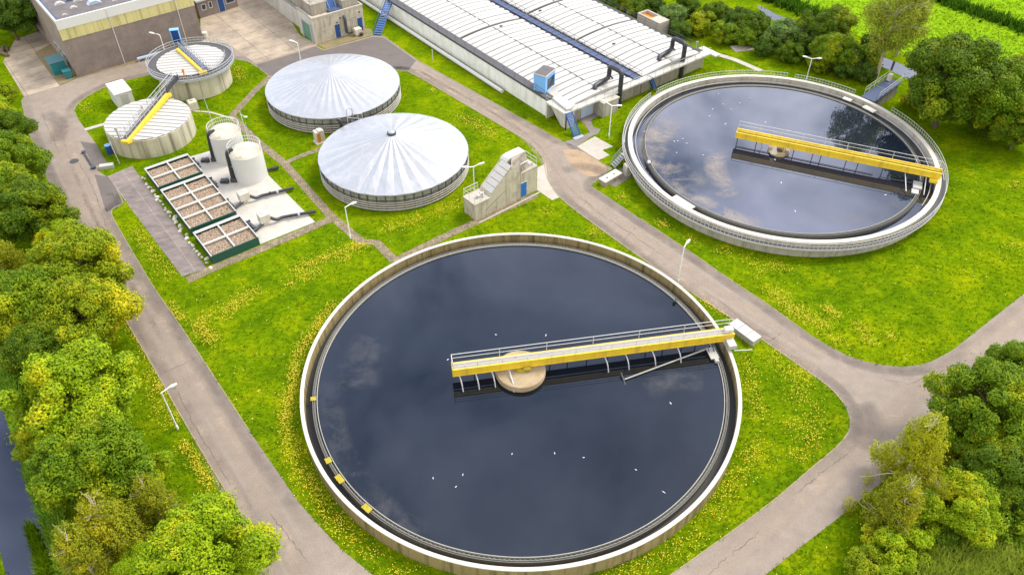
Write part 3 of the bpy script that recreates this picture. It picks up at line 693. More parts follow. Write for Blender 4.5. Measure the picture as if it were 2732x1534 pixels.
# low concrete box and steps left of the right tank
q = [at(*p,.8) for p in tl(1366,384,[(870,345),(1040,250),(1110,295),(940,385)])]
cx = sum(q, Vector())/4; cx.z = 0; uu = q[1]-q[0]; ar = math.atan2(uu.y,uu.x); Lx = uu.length/2; Ly = (q[3]-q[0]).length/2
wbx = thing('valve_chamber', 'low cream concrete chamber with flat cover between the road and the right tank', 'concrete box', cx, ar)
part('body', MB().box(-Lx+.05,-Ly+.05,0,Lx-.05,Ly-.05,.62), 'stain_concrete', wbx)
cv = MB().bbox(-Lx,-Ly,.62,-.015,Ly,.8).bbox(.015,-Ly,.62,Lx,Ly,.8); part('cover_slab', cv, 'cabinet_cream', wbx)
part('lifting_eye', MB().box(.5,-.1,.8,.7,.1,.84).box(-.8,-.15,.8,-.55,.05,.84), 'seam_dark', wbx)
p0 = at(1634,446,0); p1 = at(1664,412,1.5); dd = p1-p0; aa = math.atan2(dd.y,dd.x); LL = math.hypot(dd.x,dd.y)
st = thing('access_stair', 'short grey metal stair with handrails up to the left side of the right tank walkway', 'stair', (p0.x,p0.y,0), aa)
stp = MB()
for i in range(6): stp.box(i*LL/6,-.4,(i+1)*.25-.05,i*LL/6+.28,.4,(i+1)*.25)
part('tread', stp, 'galv', st)
part('stringer', MB().tube([(0,-.42,0),(LL,-.42,1.5)], .06).tube([(0,.42,0),(LL,.42,1.5)], .06), 'galv', st)
part('handrail', MB().bent([(0,-.45,0),(0,-.45,.95),(LL,-.45,2.4)], .03,6).bent([(0,.45,0),(0,.45,.95),(LL,.45,2.4)], .03,6).tube([(0,-.45,.5),(LL,-.45,1.95)], .025).tube([(0,.45,.5),(LL,.45,1.95)], .025), 'galv', st)
pb = at(1672,466,0); solo('buttress', MB().box(-.35,-.5,0,.35,.5,1.44), 'grey_concrete', 'short concrete pillar carrying the walkway beside the right tank stair', 'pillar', pb, R(20))

# ================================================================== DOMED SLUDGE TANKS
def dome_tank(c, Rr, folds, cap, label, seed):
    rg = np.random.default_rng(seed)
    t = thing('dome_tank', label, 'tank', c)
    part('wall', MB().lathe([(Rr-.12,0),(Rr-.12,2.35),(Rr-.3,2.35),(Rr-.3,0)], 128).smooth(), 'dome_wall', t)
    fd = .07 if folds < 30 else .036
    b = MB(); n = folds*2; vs = []; rr = [0.0,.04,.25,.5,.75,1.0]
    off = rg.normal(0,.02,n)
    for k, f in enumerate(rr[1:]):
        for i in range(n):
            a = 2*math.pi*i/n; dz = (fd if i%2 else -fd)*min(1,f*2.2)+off[i]*f
            if f == 1: dz *= .25
            z = 2.42+(5.15-2.42)*(1-f)**1.0+dz-.10*math.sin(math.pi*f)
            vs.append(((Rr+.05)*f*math.cos(a), (Rr+.05)*f*math.sin(a), z))
    fs = []
    for k in range(len(rr)-2):
        for i in range(n):
            j = (i+1)%n; fs.append((k*n+i, (k+1)*n+i, (k+1)*n+j, k*n+j))
    vs.append((0,0,5.1)); fs += [(i,(i+1)%n,len(vs)-1) for i in range(n)]
    b.add(vs, fs); part('roof', b, 'dome_white', t)
    part('eave_trim', MB().lathe([(Rr-.11,2.30),(Rr+.07,2.30),(Rr+.09,2.41),(Rr-.11,2.36)], 128).smooth(), 'galv', t)
    for k, (z, r) in enumerate(((.28,.09),(.62,.075),(.95,.075),(1.25,.06))):
        part('hoop_pipe', MB().lathe([(Rr+.02+r*math.cos(2*math.pi*q/8), z+r*math.sin(2*math.pi*q/8)) for q in range(8)], 128).smooth(), 'hoop_grey', t)
    pst = MB()
    for i in range(52):
        M_ = Matrix.Rotation(2*math.pi*i/52,4,'Z'); pst.box(Rr-.117,-.05,.02,Rr-.06,.05,2.29,M_)
    pst.lathe([(Rr-.11,1.45),(Rr-.06,1.45),(Rr-.06,1.55),(Rr-.11,1.55)], 96)
    part('wall_frame', pst, 'dark_metal', t)
    if cap:
        part('vent_ring', MB().lathe([(.42,5.0),(.42,5.26),(.54,5.22),(.58,4.95),(.45,4.95)], 32).smooth(), 'dark_metal', t)
        part('vent_cap', MB().lathe([(0,5.40),(.2,5.38),(.415,5.28),(.415,5.0),(0,5.0)], 28, closed=False).smooth(), 'dome_white', t)
    return t
DOME2 = Vector((-14.8,85.8,0)); DOME1 = Vector((-25.2,102.95,0))
dome_tank(DOME2, 9.25, 26, True, 'white conical roofed tank with a dark ringed vent at its top, nearer of the two', 3)
dome_tank(DOME1, 9.25, 44, False, 'white conical roofed tank with finely folded plain roof, farther of the two', 5)
# pipework between the domes
def ip(p): return at(*tl(680,130,[p],3.2133)[0], 0)
pk = at(*tl(683,0,[(862,1300)])[0], 1.9); pk.z = 0
dz_ = thing('gas_riser', 'thick black riser pipe standing between the two domed tanks', 'pipe', pk)
part('pipe', MB().bent([(0,0,0),(0,.1,3.1),(-.45,.1,3.35)], .24, 12, .4).smooth(), 'black_pipe', dz_)
part('flange', MB().cyl((0,0), .36, .05, .2, 16), 'dark_metal', dz_)
pk2 = at(*tl(683,0,[(965,1215)])[0], 2.5); pk2.z = 0
vp = thing('valve_platform', 'grey valve frame and thin pipes beside the farther domed tank', 'pipework', pk2, R(35))
part('frame', MB().bent([(-.6,0,0),(-.6,0,4.4),(.2,0,4.4),(.25,0,3.2)], .07,8).tube([(-.6,0,3.2),(1.6,0,2.2)], .05).tube([(.25,0,3.4),(1.5,0,3.1),(1.6,0,0)], .06).tube([(.9,0,3.2),(.9,0,0)], .05), 'galv', vp)
part('pipe', MB().bent([(-.3,.1,2.3),(.3,.1,3.6),(.7,.1,2.4),(1.6,.1,2.3)], .05,6).tube([(-1.2,0,1.9),(2.2,0,2.3)], .09,8).bent([(.2,-.2,0),(.2,-.2,2.2),(2.4,-.2,2.2)], .1,8), 'dark_metal', vp)
vb = MB().bbox(-.2,-.3,2.0,.25,.3,2.5)
part('valve', vb, 'dark_metal', vp)
b = MB().bbox(-.6,-.45,.15,.6,.45,1.75,.05).box(-.75,-.6,0,.75,.6,.147).box(-.2,-.6,1.75,.3,.2,1.95)
pq = ip((560,800)); gb = thing('gas_cabinet', 'worn cream equipment cabinet standing at the foot of the farther domed tank', 'cabinet', pq, R(38))
part('body', b, 'cabinet_cream', gb); part('door', MB().box(-.45,-.48,.3,.0,-.453,1.5), 'rust', gb)

# ================================================================== COVERED THICKENERS
def chord_roof(Rr, z, ang_, w=.86, crown=.12, gap=.11, rise=.12):
    b = MB(); k = int(2*Rr/w)+1; ca, sa = math.cos(ang_), math.sin(ang_)
    for i in range(k):
        y0 = -Rr+i*w+gap/2; y1 = min(y0+w-gap, Rr-.02); ym = (y0+y1)/2
        if y1 <= y0+.1: continue
        x0 = math.sqrt(max(.05,Rr*Rr-min(abs(y0),Rr)**2)); x1 = math.sqrt(max(.05,Rr*Rr-min(abs(y1),Rr)**2)); xm = math.sqrt(max(.05,Rr*Rr-ym**2))
        pr = [(y0,x0,0),(y0+.05,(x0*.9+x1*.1),crown*.8),(ym,xm,crown),(y1-.05,(x0*.1+x1*.9),crown*.8),(y1,x1,0)]; vs = []
        for y, x, dz in pr:
            for f in (-1,-.5,0,.5,1):
                zz = z+dz+rise*(1-f*f); X, Y = x*f, y
                vs.append((X*ca-Y*sa, X*sa+Y*ca, zz))
        o = len(b.v); b.v += vs
        for q in range(4):
            for u in range(4): b.f.append((o+q*5+u, o+q*5+u+1, o+(q+1)*5+u+1, o+(q+1)*5+u))
    return b
T2c = Vector((-48.0,93.3,0)); T1c = Vector((-46.25,107.6,0)); H2, H1 = 2.6, 3.65
tb = thing('covered_tank', 'round stained concrete tank with ribbed white flat cover, nearer the road', 'tank', T2c)
part('wall', MB().lathe([(5.48,0),(5.45,H2),(5.2,H2),(5.2,0)], 96).smooth(), 'silo_concrete', tb)
part('cover_base', MB().disc(5.2,H2-.03), 'seam_dark', tb)
part('cover', chord_roof(5.36,H2+.01,R(-5)), 'panel_white', tb)
ta = thing('covered_tank', 'round concrete tank with ribbed white cover and a railed ring walkway, behind the other', 'tank', T1c)
part('wall', MB().lathe([(5.0,0),(4.95,H1-.3),(4.7,H1-.3),(4.7,0)], 96).smooth(), 'silo_concrete', ta)
part('cover_base', MB().disc(4.75,H1-.06), 'seam_dark', ta)
part('cover', chord_roof(4.72,H1-.02,R(8)), 'panel_white', ta)
part('walkway', MB().lathe([(4.78,H1-.12),(4.78,H1-.04),(5.88,H1-.04),(5.88,H1-.12)], 96), 'grating_dark', ta)
part('walkway_edge', MB().lathe([(5.885,H1-.35),(5.885,H1+.02),(6.0,H1+.02),(6.0,H1-.35)], 96).smooth(), 'galv', ta)
railing(ta, arc(0,0,5.95,R(-88),R(255),H1+.02,60), 'galv', .75, 1.3, .04)
railing(ta, arc(0,0,4.85,R(-60),R(20),H1,24), 'galv', .9, 1.2, .025)
# footbridge between them
d = (T1c-T2c); d.z = 0; 
bx0 = at(*tl(260,80,[(290,1165)],4.0175)[0], H2+.4); bx1 = at(*tl(260,80,[(835,520)],4.0175)[0], H1+.1)
ab = math.atan2(bx1.y-bx0.y, bx1.x-bx0.x); Lb = math.hypot(bx1.x-bx0.x, bx1.y-bx0.y); sl = (H1-H2-.3)/Lb
fbx = thing('footbridge', 'narrow metal footbridge with yellow side beam joining the two covered tanks', 'bridge', (bx0.x,bx0.y,0), ab)
def slope_box(x0,x1,y0,y1,dz0,dz1):
    z = lambda x: H2+.35+sl*x
    return MB().add([(x0,y0,z(x0)+dz0),(x1,y0,z(x1)+dz0),(x1,y1,z(x1)+dz0),(x0,y1,z(x0)+dz0),(x0,y0,z(x0)+dz1),(x1,y0,z(x1)+dz1),(x1,y1,z(x1)+dz1),(x0,y1,z(x0)+dz1)], [(3,2,1,0),(4,5,6,7),(0,1,5,4),(1,2,6,5),(2,3,7,6),(3,0,4,7)])
part('deck', slope_box(-.2,Lb,-.35,.35,-.1,0), 'grating_dark', fbx)
part('beam', slope_box(-.3,Lb*.74,-.85,-.37,-.45,.05), 'yellow_paint', fbx)
part('beam_foot', MB().bbox(-.8,-.9,H2+.12,-.31,.1,H2+.5).bbox(Lb*.741,-.8,H2+.25,Lb*.78,-.3,H2+.7), 'yellow_paint', fbx)
zf = lambda x: H2+.35+sl*x
for y in (-.38,.4): railing(fbx, [(0,y,zf(0)),(Lb,y,zf(Lb))], 'galv', 1.0, 1.2, .045)
part('lattice', slope_box(Lb*.75,Lb,-.55,-.51,.0,.7), 'dark_metal', fbx)
part('drive_motor', MB().bbox(Lb*.42,.45,H2+.3,Lb*.42+.7,1.1,H2+.9).cyl((Lb*.42+.3,.8), .14, H2+.9, H2+1.6, 10), 'cabinet_cream', fbx)
part('stack', MB().cyl((.1,.8), .11, H2+.1, H2+1.9, 10).cyl((.1,.8), .2, H2+1.5, H2+1.85, 10), 'frame_grey', fbx)
# bridge on the rear tank
y0 = at(*tl(260,80,[(850,215)],4.0175)[0], H1+.3); y1 = at(*tl(260,80,[(1120,460)],4.0175)[0], H1+.3)
ay = math.atan2(y1.y-y0.y,y1.x-y0.x); Ly = math.hypot(y1.x-y0.x,y1.y-y0.y)
rb = thing('mixer_bridge', 'short blue railed walkway with dull yellow beam lying across the rear covered tank', 'bridge', (y0.x,y0.y,0), ay)
part('beam', MB().box(0,-.1,H1+.12,Ly,.32,H1+.5).bbox(Ly-.4,-.4,H1+.12,Ly+.25,.7,H1+.42), 'yellow_paint', rb)
part('deck', MB().box(-.2,.45,H1+.2,Ly-.2,1.2,H1+.3), 'walk_blue', rb)
for y in (.48,1.2): railing(rb, [(-.2,y,H1+.3),(Ly-.1,y,H1+.3)], 'galv', .9, 1.0, .035)
cb = at(*tl(260,80,[(865,160)],4.0175)[0], H1)
bc = thing('switch_cabinet', 'dark blue open cabinet standing on the far rim of the rear covered tank', 'cabinet', (cb.x,cb.y,H1-.04), R(15))
part('body', MB().box(-.6,.35,0,.6,.45,2.3).box(-.6,-.2,0,-.52,.347,2.3).box(.52,-.2,0,.6,.347,2.3).box(-.65,-.25,2.303,.65,.5,2.4), 'sky_blue', bc)
part('panel', MB().box(-.515,.30,.2,.515,.345,2.25), 'blue_paint', bc)
vpz = at(*tl(260,80,[(940,520)],4.0175)[0], H1); solo('vent_pipe', MB().cyl((0,0), .1, 0, 1.3, 10).cyl((0,0), .17, 1.0, 1.35, 10), 'rust', 'short rusty vent pipe on the front rim of the rear covered tank', 'pipe', vpz)

# white kiosk, small tank, bin near them
q = [at(*p,2.5) for p in tl(260,80,[(80,585),(270,525),(365,645),(180,700)],4.0175)]
cx = sum(q, Vector())/4; cx.z = 0; uu = q[2]-q[3]; au = math.atan2(uu.y,uu.x); Lx = uu.length/2; Ly = (q[0]-q[3]).length/2
kk = thing('equipment_kiosk', 'plain white flat roofed kiosk on the grass beside the two covered tanks', 'kiosk', cx, au)
part('wall', MB().box(-Lx+.05,-Ly+.05,0,Lx-.05,Ly-.05,2.38), 'white_paint', kk)
part('roof', MB().bbox(-Lx-.04,-Ly-.04,2.38,Lx+.04,Ly+.04,2.52), 'white_paint', kk)
part('door', MB().box(-.5,-Ly+.02,.1,.5,-Ly+.047,2.1), 'panel_white', kk)
part('vent', MB().box(-.4,-.2,2.52,.0,.1,2.58), 'frame_grey', kk)
pz = at(*tl(260,80,[(1035,850)],4.0175)[0]); 
ib = thing('dosing_tank', 'small off-white plastic tank between the two covered tanks', 'container', pz, R(35))
part('body', MB().bbox(-.6,-.55,.15,.6,.55,1.35,.12), 'cabinet_cream', ib); part('pallet', MB().box(-.62,-.57,0,.62,.57,.147), 'frame_grey', ib); part('lid', MB().cyl((0,0), .22, 1.35, 1.45, 14), 'frame_grey', ib)
pz = at(*tl(260,80,[(140,1325)],4.0175)[0])
bb = thing('blue_barrel', 'blue barrel with a pale lid beside the nearer covered tank', 'barrel', pz)
part('body', MB().lathe([(0,0),(.36,0),(.4,.3),(.38,.6),(.4,.9),(.34,1.2),(0,1.2)], 20, closed=False).smooth(), 'blue_paint', bb); part('lid', MB().cyl((0,0), .38, 1.203, 1.3, 20), 'sky_blue', bb)
pz = at(*tl(260,80,[(240,1440)],4.0175)[0]); solo('marker_post', MB().tube([(0,0,0),(-.35,.3,3.1)], .05, 8), 'rail_white', 'thin leaning cream post on the grass beside the nearer covered tank', 'post', pz)
pz = at(286,448); solo('kerb_block', MB().bbox(-.85,-.35,0,.85,.35,.5,.05), 'panel_white', 'low white concrete block at the road edge beside the nearer covered tank', 'block', pz, R(15))
pz = at(250,450); pe = at(224,409); solo('dark_tube', MB().tube([(0,0,.1),((pe.x-pz.x)*.5,(pe.y-pz.y)*.5,.14),(pe.x-pz.x,pe.y-pz.y,.1)], .13, 8).cyl((0,0), .3, .02, .3, 12).cyl((pe.x-pz.x,pe.y-pz.y), .25, .02, .3, 12), 'dark_metal', 'dark tube lying on the road beside the dark asphalt bay', 'hose', pz)  # long dark tube on the road with a round block at each end
pz = at(198,431); solo('manhole_cover', MB().cyl((0,0), .55, .02, .05, 24), 'seam_dark', 'round dark manhole cover in the road at the left', 'manhole', pz)

# ================================================================== SILOS, PAD EQUIPMENT, BIOFILTER
def silo(c, Rr, Hs, label, seed):
    t = thing('silo', label, 'silo', c)
    part('shell', MB().lathe([(Rr,0),(Rr,.08),(Rr-.02,.1),(Rr-.02,Hs-.1),(Rr,Hs-.08),(Rr,Hs),(0,Hs)], 64, closed=False).smooth(), 'white_paint', t)
    part('dome_top', MB().lathe([(Rr-.04,Hs+.003),(Rr*.85,Hs+.28),(Rr*.5,Hs+.55),(0,Hs+.66)], 64, closed=False).smooth(), 'dirty_top', t)
    railing(t, arc(0,0,Rr-.05,R(-5),R(205),Hs,26), 'rail_white', 1.0, .8, .035)
    return t
mat('dirty_top', (.50,.475,.40), .85, var=.18, scale=1.2, patch=(.17,.14,.09), patch_amt=.75, streak=(.30,.26,.17), stk_amt=.6, stk_scale=(2.5,2.5,.5))
S2 = Vector((-32.6,83.85,0)); S1 = Vector((-36.35,88.3,0))
silo(S2, 2.0, 3.75, 'white cylindrical silo with a stained domed top, nearer of the two on the pad', 1)
silo(S1, 2.0, 3.75, 'white cylindrical silo with railed top, standing behind the other on the pad', 2)
def kp(x, y, z=0): return at(360+x/3.616, 300+y/3.616, z)
for nm, top, bot, lab in (('a', (945,365), (955,650), 'black downpipe bending from the top of the nearer silo to the pad'), ('b', (770,185), (765,450), 'black downpipe bending from the top of the farther silo to the pad')):
    c = S2 if nm == 'a' else S1
    p1 = kp(*top, 4.1); p1 = Vector((p1.x,p1.y,4.15)); pb = kp(*bot, .3)
    x0 = kp(885 if nm=='a' else 705, 380 if nm=='a' else 205, 4.1)
    ft = thing('downpipe', lab, 'pipe', (pb.x,pb.y,0))
    o = Vector((pb.x,pb.y,0))
    part('pipe', MB().bent([p1-o, Vector((x0.x,x0.y,4.15))-o, (-.05,.0,.9),(0,0,.25)], .26, 12, .5).smooth(), 'black_pipe', ft)
    part('valve', MB().bbox(-.35,-.3,0.05,.35,.3,.6).cyl((-.8,-.3), .28, .05, .6, 14).bbox(-1.6,-.5,.05,-1.0,.1,.45), 'dark_metal', ft)
    part('bracket', MB().tube([(.1,0,2.2),(.8,.1,2.2)], .04), 'galv', ft)
for nm, (fx, fy), (px, py), rr_, lab in ((1,(1065,800),(1530,715),R(37),'cream fan unit with long black pipe on the pad, nearer the silos'), (2,(1260,1010),(1745,940),R(37),'cream fan unit with long black pipe on the pad, nearest the pad corner')):
    f0 = kp(fx, fy+70); e = kp(px, py+15, .4)
    fu = thing('fan_unit', lab, 'fan', f0, R(37), 'fan units on the pad')
    Minv = Matrix.Rotation(-R(37),4,'Z') @ Matrix.Translation(-f0)
    el = Minv @ e; 
    part('housing', MB().bbox(-.6,-.5,.55,.6,.5,1.6,.08).box(-.3,-.3,0,.3,.3,.547), 'cabinet_cream', fu)
    part('grille', MB().box(-.35,-.1,1.603,.15,.3,1.66), 'frame_grey', fu)
    pp = MB().bent([(.62,-.35,.9),(1.2,-.6,.45),(1.9,-.45,.4),(el.x,el.y,.4)], .19, 12, .35)
    part('duct', pp.smooth(), 'black_pipe', fu)
    mx = (1.9+el.x)/2; my=(-.45+el.y)/2
    dv = Vector((el.x-1.9, el.y+.45, 0)).normalized()
    part('coupling', MB().tube([Vector((mx,my,.4))-dv*.12, Vector((mx,my,.4))+dv*.12], .235, 12), 'galv', fu)
    part('valve', MB().cyl((mx-.9,my-.05), .1, .55, .85, 8), 'black_pipe', fu)
    part('inlet_pipe', MB().bent([(-.3,-.3,.5),(-.9,-.5,.4),(-1.9,-.9,.4)], .17, 10).smooth(), 'black_pipe', fu)
e0 = kp(1262,560,.35); e1 = kp(1385,528,.35); solo('black_pipe', MB().tube([(0,0,.35),((e1.x-e0.x)*.5,(e1.y-e0.y)*.5,.35)], .17, 12).tube([((e1.x-e0.x)*.45,(e1.y-e0.y)*.45,.35),(e1.x-e0.x,e1.y-e0.y,.35)], .21, 12), 'black_pipe', 'short stub of black pipe lying on the grass behind the nearer silo', 'pipe', (e0.x,e0.y,0))

BO = Vector((-45.78,83.94,0)); bang = math.atan2(67.09-83.94, -32.82+45.78)
bio_mat = None
def biomedia():
    m, n, b = nt('bark_chips'); f = noise(n, 7, 3, .8); f2 = noise(n, 1.3, 4, .7)
    c = ramp(n, f, [(.32,(.055,.042,.03)),(.5,(.26,.195,.14)),(.66,(.50,.42,.33))])
    c = mix(n, .4, c, ramp(n, f2, [(.3,(.7,.6,.5)),(.7,(1.2,1.15,1.1))]), 'MULTIPLY')
    n.links.new(c, b.inputs['Base Color']); b.inputs['Roughness'].default_value = .95; bump(n, b, f, .8, .1); MATS['bark_chips'] = m
biomedia()
def bio_unit(x0, x1, rows, label):
    r0 = Vector((math.cos(bang)*x0, math.sin(bang)*x0, 0))
    t = thing('biofilter', label, 'biofilter', BO+r0, bang, 'green biofilter containers')
    L = x1-x0; W = 5.5; Hb = 1.1
    part('container', MB().box(0,0,0,L,.08,Hb).box(0,W-.08,0,L,W,Hb).box(0,.083,0,.08,W-.083,Hb).box(L-.08,.083,0,L,W-.083,Hb), 'bio_green', t)
    fr = MB()
    fr.box(-.05,-.04,Hb+.003,L+.03,.10,Hb+.05); fr.box(-.05,W-.10,Hb+.003,L+.03,W+.04,Hb+.05)
    fr.box(-.06,.103,Hb+.003,.42,W-.103,Hb+.07); 
    part('rim', fr, 'frame_grey', t)
    dv = MB(); dv.box(.42,W/2-.09,Hb-.12,L-.083,W/2+.09,Hb+.05)
    for i in range(1, rows):
        x = .42+(L-.5)*i/rows; dv.box(x-.15,.083,Hb-.12,x+.15,W/2-.093,Hb+.055); dv.box(x-.15,W/2+.093,Hb-.12,x+.15,W-.083,Hb+.055)
    part('divider', dv, 'frame_light', t)
    for i in range(rows):
        xa = .42+(L-.5)*i/rows; xb = .42+(L-.5)*(i+1)/rows
        for y0, y1 in ((.083,W/2-.09),(W/2+.09,W-.083)):
            b = MB(); nx, ny = 18, 22; vs = []
            for u in range(nx):
                for v in range(ny):
                    vs.append((xa+(xb-xa)*u/(nx-1), y0+(y1-y0)*v/(ny-1), Hb-.24+rng.normal(0,.035)))
            b.add(vs, [(u*ny+v,(u+1)*ny+v,(u+1)*ny+v+1,u*ny+v+1) for u in range(nx-1) for v in range(ny-1)])
            part('bark_bed', b, 'bark_chips', t)
    return t
LB1 = 21.26
bio_unit(0, 4.95, 2, 'green biofilter container with four bark beds, nearest the covered tank')
bio_unit(5.7, 15.15, 4, 'long green biofilter container with eight bark beds in the middle')
bio_unit(16.05, LB1, 2, 'green biofilter container with four bark beds, at the front end of the row')
for k, (x, y) in enumerate(((600,500),(770,690),(930,900),(1140,1110))):
    p = kp(x, y+20); eb = thing('air_inlet', ('dark blue elbow pipe at the rear side of the biofilter nearest the covered tank','dark blue elbow pipe at the biofilter beside the nearer silo','dark blue elbow pipe between the middle biofilter and its fan','dark elbow pipe between the front biofilter and its fan')[k], 'pipe', p, bang)
    part('elbow', MB().bent([(-.7,-.2,.55),(.35,0,.6),(.4,.1,0)], .26, 12, .5).smooth(), 'dark_metal', eb); part('flange', MB().box(-.78,-.55,.2,-.703,.15,.9), 'walk_blue', eb)
# white stones along the biofilter
for i in range(34):
    f = i/33; b = MB()
    x = f*LB1+rng.normal(0,.15); y = -.55+rng.normal(0,.14); s = .14+.12*rng.random(); vs = []
    for k in range(3):
        for q in range(7):
            a = 2*math.pi*q/7; r = s*(1,.85,.45)[k]*(.8+.4*rng.random()); vs.append((r*math.cos(a)*1.4, r*math.sin(a), (0,.5,.85)[k]*s))
    b.add(vs, [(k*7+q,k*7+(q+1)%7,(k+1)*7+(q+1)%7,(k+1)*7+q) for k in range(2) for q in range(7)]+[tuple(range(14,21))])
    p = BO+Matrix.Rotation(bang,3,'Z')@Vector((x,y,0))
    solo('white_stone', b, 'stone_white', 'small white stone in the line along the green biofilters', 'stone', p, rng.random()*6, 'white stones along the biofilters')
# masts by the silos
for (bx, by), (tx, ty), hh, lab, head in (((1110,290),(1040,20),5.2,'tall white lamp mast beside the nearer silo',True),((770,110),(765,20),3.6,'thin white aerial mast behind the farther silo',False)):
    p = kp(bx, by+(40 if head else 60)); t = thing('mast', lab, 'mast', p)
    part('pole', MB().tube([(0,0,0),(-.15,0,hh)], .05, 8), 'rail_white', t)
    if head: part('lamp_head', MB().tube([(-.15,0,hh-.4),(.35,-.2,hh-.6)], .04).bbox(.3,-.35,hh-.7,.7,-.1,hh-.58), 'rail_white', t); part('ladder', MB().tube([(.3,-.3,0),(.3,-.3,3.7)], .03).tube([(.3,-.7,0),(.3,-.7,3.7)], .03), 'rail_white', t)
    else: part('whip', MB().tube([(-.15,0,hh),(-.3,.1,hh+1.3)], .025, 5), 'rail_white', t)

# ================================================================== SCREW PUMP RAMP BUILDING
b0 = Vector((-4.25,74.84,0)); ra = math.atan2(80.96-74.84, 3.03+4.25)
rp = thing('ramp_building', 'grey concrete ramp shaped pump house with white sloping cover and blue door', 'pump house', b0, ra)
DW = 2.15
part('wall', MB().xprism([(0,0),(0,2.2),(2.2,2.2),(2.6,2.75),(5.5,5.1),(6.87,3.5),(9.45,3.5),(9.45,0)], 0, DW), 'ramp_concrete', rp)
part('ledge', MB().box(-.12,-.08,2.2,2.25,DW+.08,2.36), 'slab_pale', rp); part('ledge', MB().box(6.9,-.06,3.503,9.52,DW+.06,3.62), 'slab_pale', rp)
cv = MB()
for i in range(5):
    f0, f1 = i/5+.008, (i+1)/5-.008; xa, za = 2.45+3.1*f0, 2.62+2.55*f0; xb, zb = 2.45+3.1*f1, 2.62+2.55*f1
    cv.xprism([(xa,za+.04),(xb,zb+.04),(xb-.05,zb+.14),(xa-.05,za+.14)], .02, 1.75)
part('ramp_cover', cv, 'panel_white', rp)
part('hood', MB().xprism([(5.35,5.0),(5.5,5.35),(5.8,5.55),(6.3,5.65),(8.35,5.65),(8.4,5.5),(8.4,3.62),(5.5,3.9)], .9, DW-.02), 'panel_white', rp)
part('hood_side', MB().add([(5.45,.0,5.08),(5.75,.45,5.4),(6.2,.89,5.6),(8.38,.89,5.6),(8.4,.3,3.63),(6.9,.0,3.55)], [(0,1,2,3,4,5)]).add([(5.45,.02,5.0),(6.9,.02,3.5),(8.4,.32,3.625),(8.38,.9,5.55)], [(0,1,2,3)]), 'stain_concrete', rp)
part('pipe', MB().tube([(6.3,.3,4.55),(8.3,.4,4.6)], .07, 8), 'galv', rp)
part('motor_cover', MB().bbox(8.45,.4,3.62,9.2,1.3,4.05,.1), 'panel_white', rp)
part('joint', MB().box(6.84,-.012,.02,6.88,-.003,3.45), 'stain_concrete', rp)
part('lintel_band', MB().xprism([(1.5,.9),(4.6,2.35),(4.75,2.3),(1.6,.78)], -.03, -.004), 'stain_concrete', rp)
dr = part('door', MB().box(6.9,-.035,.12,7.82,-.004,2.1), 'door_blue', rp)
part('handle', MB().box(7.65,-.07,1.05,7.75,-.037,1.12), 'galv', dr)
part('door_frame', MB().box(6.88,-.05,.1,6.897,-.002,2.16).box(7.823,-.05,.1,7.86,-.002,2.16).box(6.897,-.05,2.103,7.823,-.002,2.16), 'rail_white', rp)
railing(rp, [(2.1,DW,2.36),(0,DW,2.36),(-.05,.05,2.36),(.9,.02,2.36)], 'rail_white', 1.0, 1.0, .035)
railing(rp, [(8.5,DW,3.62),(9.45,DW,3.62),(9.45,.1,3.62)], 'rail_white', 1.0, .9, .035)
part('platform_clutter', MB().bbox(.9,.6,2.36,1.4,1.0,2.75).tube([(1.5,.4,2.5),(2.2,1.2,2.55)], .07).box(1.6,.9,2.36,2.0,1.3,2.6), 'frame_grey', rp)
solo('kerb', MB().box(0,-.75,.02,9.4,-.55,.1), 'slab_pale', 'low kerb edging below the ramp shaped pump house', 'kerb', b0, ra)['kind'] = 'structure'

# ================================================================== LONG COVERED BASIN BUILDING
BA = R(37.67); BO2 = Vector((7.3,95,0)); BL = 62.0; ZT = 2.5
def loc(p): return Matrix.Rotation(-BA,3,'Z') @ (Vector(p)-BO2)
bd = thing('basin_building', 'very long concrete basin building under white ribbed roof covers with a blue central walkway', 'building', BO2, BA)
wl = MB(); k = 0
for v0 in np.arange(4.0, BL, 6.0):
    wl.box(0.0,v0+.03,0,.4,min(v0+5.97,BL),2.5)
part('side_wall', wl, 'wall_white', bd)
part('inner_wall', MB().box(1.2,.9,0,1.5,BL,2.0), 'stain_concrete', bd)
part('pier', MB().box(-.25,3.75,0,1.0,3.98,2.2), 'wall_concrete', bd)
part('corner_panel', MB().add([(0,0,0),(0,1.0,0),(0,3.6,2.25),(0,0,2.25),(.3,0,0),(.3,1.0,0),(.3,3.6,2.25),(.3,0,2.25)], [(0,1,2,3),(7,6,5,4),(0,4,5,1),(1,5,6,2),(2,6,7,3),(3,7,4,0)]).box(.303,0,0,1.4,.25,2.25), 'wall_concrete', bd)
part('front_wall', MB().box(1.5,.8,0,24.2,1.2,2.2), 'stain_concrete', bd)
part('end_wall', MB().box(24.2,.9,0,28.0,1.3,2.2).box(27.6,1.303,0,28,BL,2.2), 'slab_pale', bd)
part('channel_box', MB().box(5.9,-.9,0,8.7,.797,2.15).box(5.8,-1.0,2.153,8.8,-.06,2.3), 'grey_concrete', bd)
part('double_door', MB().box(3.3,.72,.1,4.38,.797,2.1).box(4.42,.72,.1,5.5,.797,2.1), 'pale_blue', bd)
part('side_walkway', MB().box(-.12,4.0,2.503,1.05,BL,2.85), 'grating_dark', bd)
part('front_walkway', MB().box(-.35,-.05,2.27,28.2,1.3,2.5).box(-.35,1.303,2.27,1.05,3.997,2.5).box(28.203,-1.0,2.2,29.3,2.4,2.42), 'wall_concrete', bd)
part('deck', MB().box(1.0,1.303,2.1,27.9,BL,2.4), 'seam_dark', bd)
SW_ = 1.22
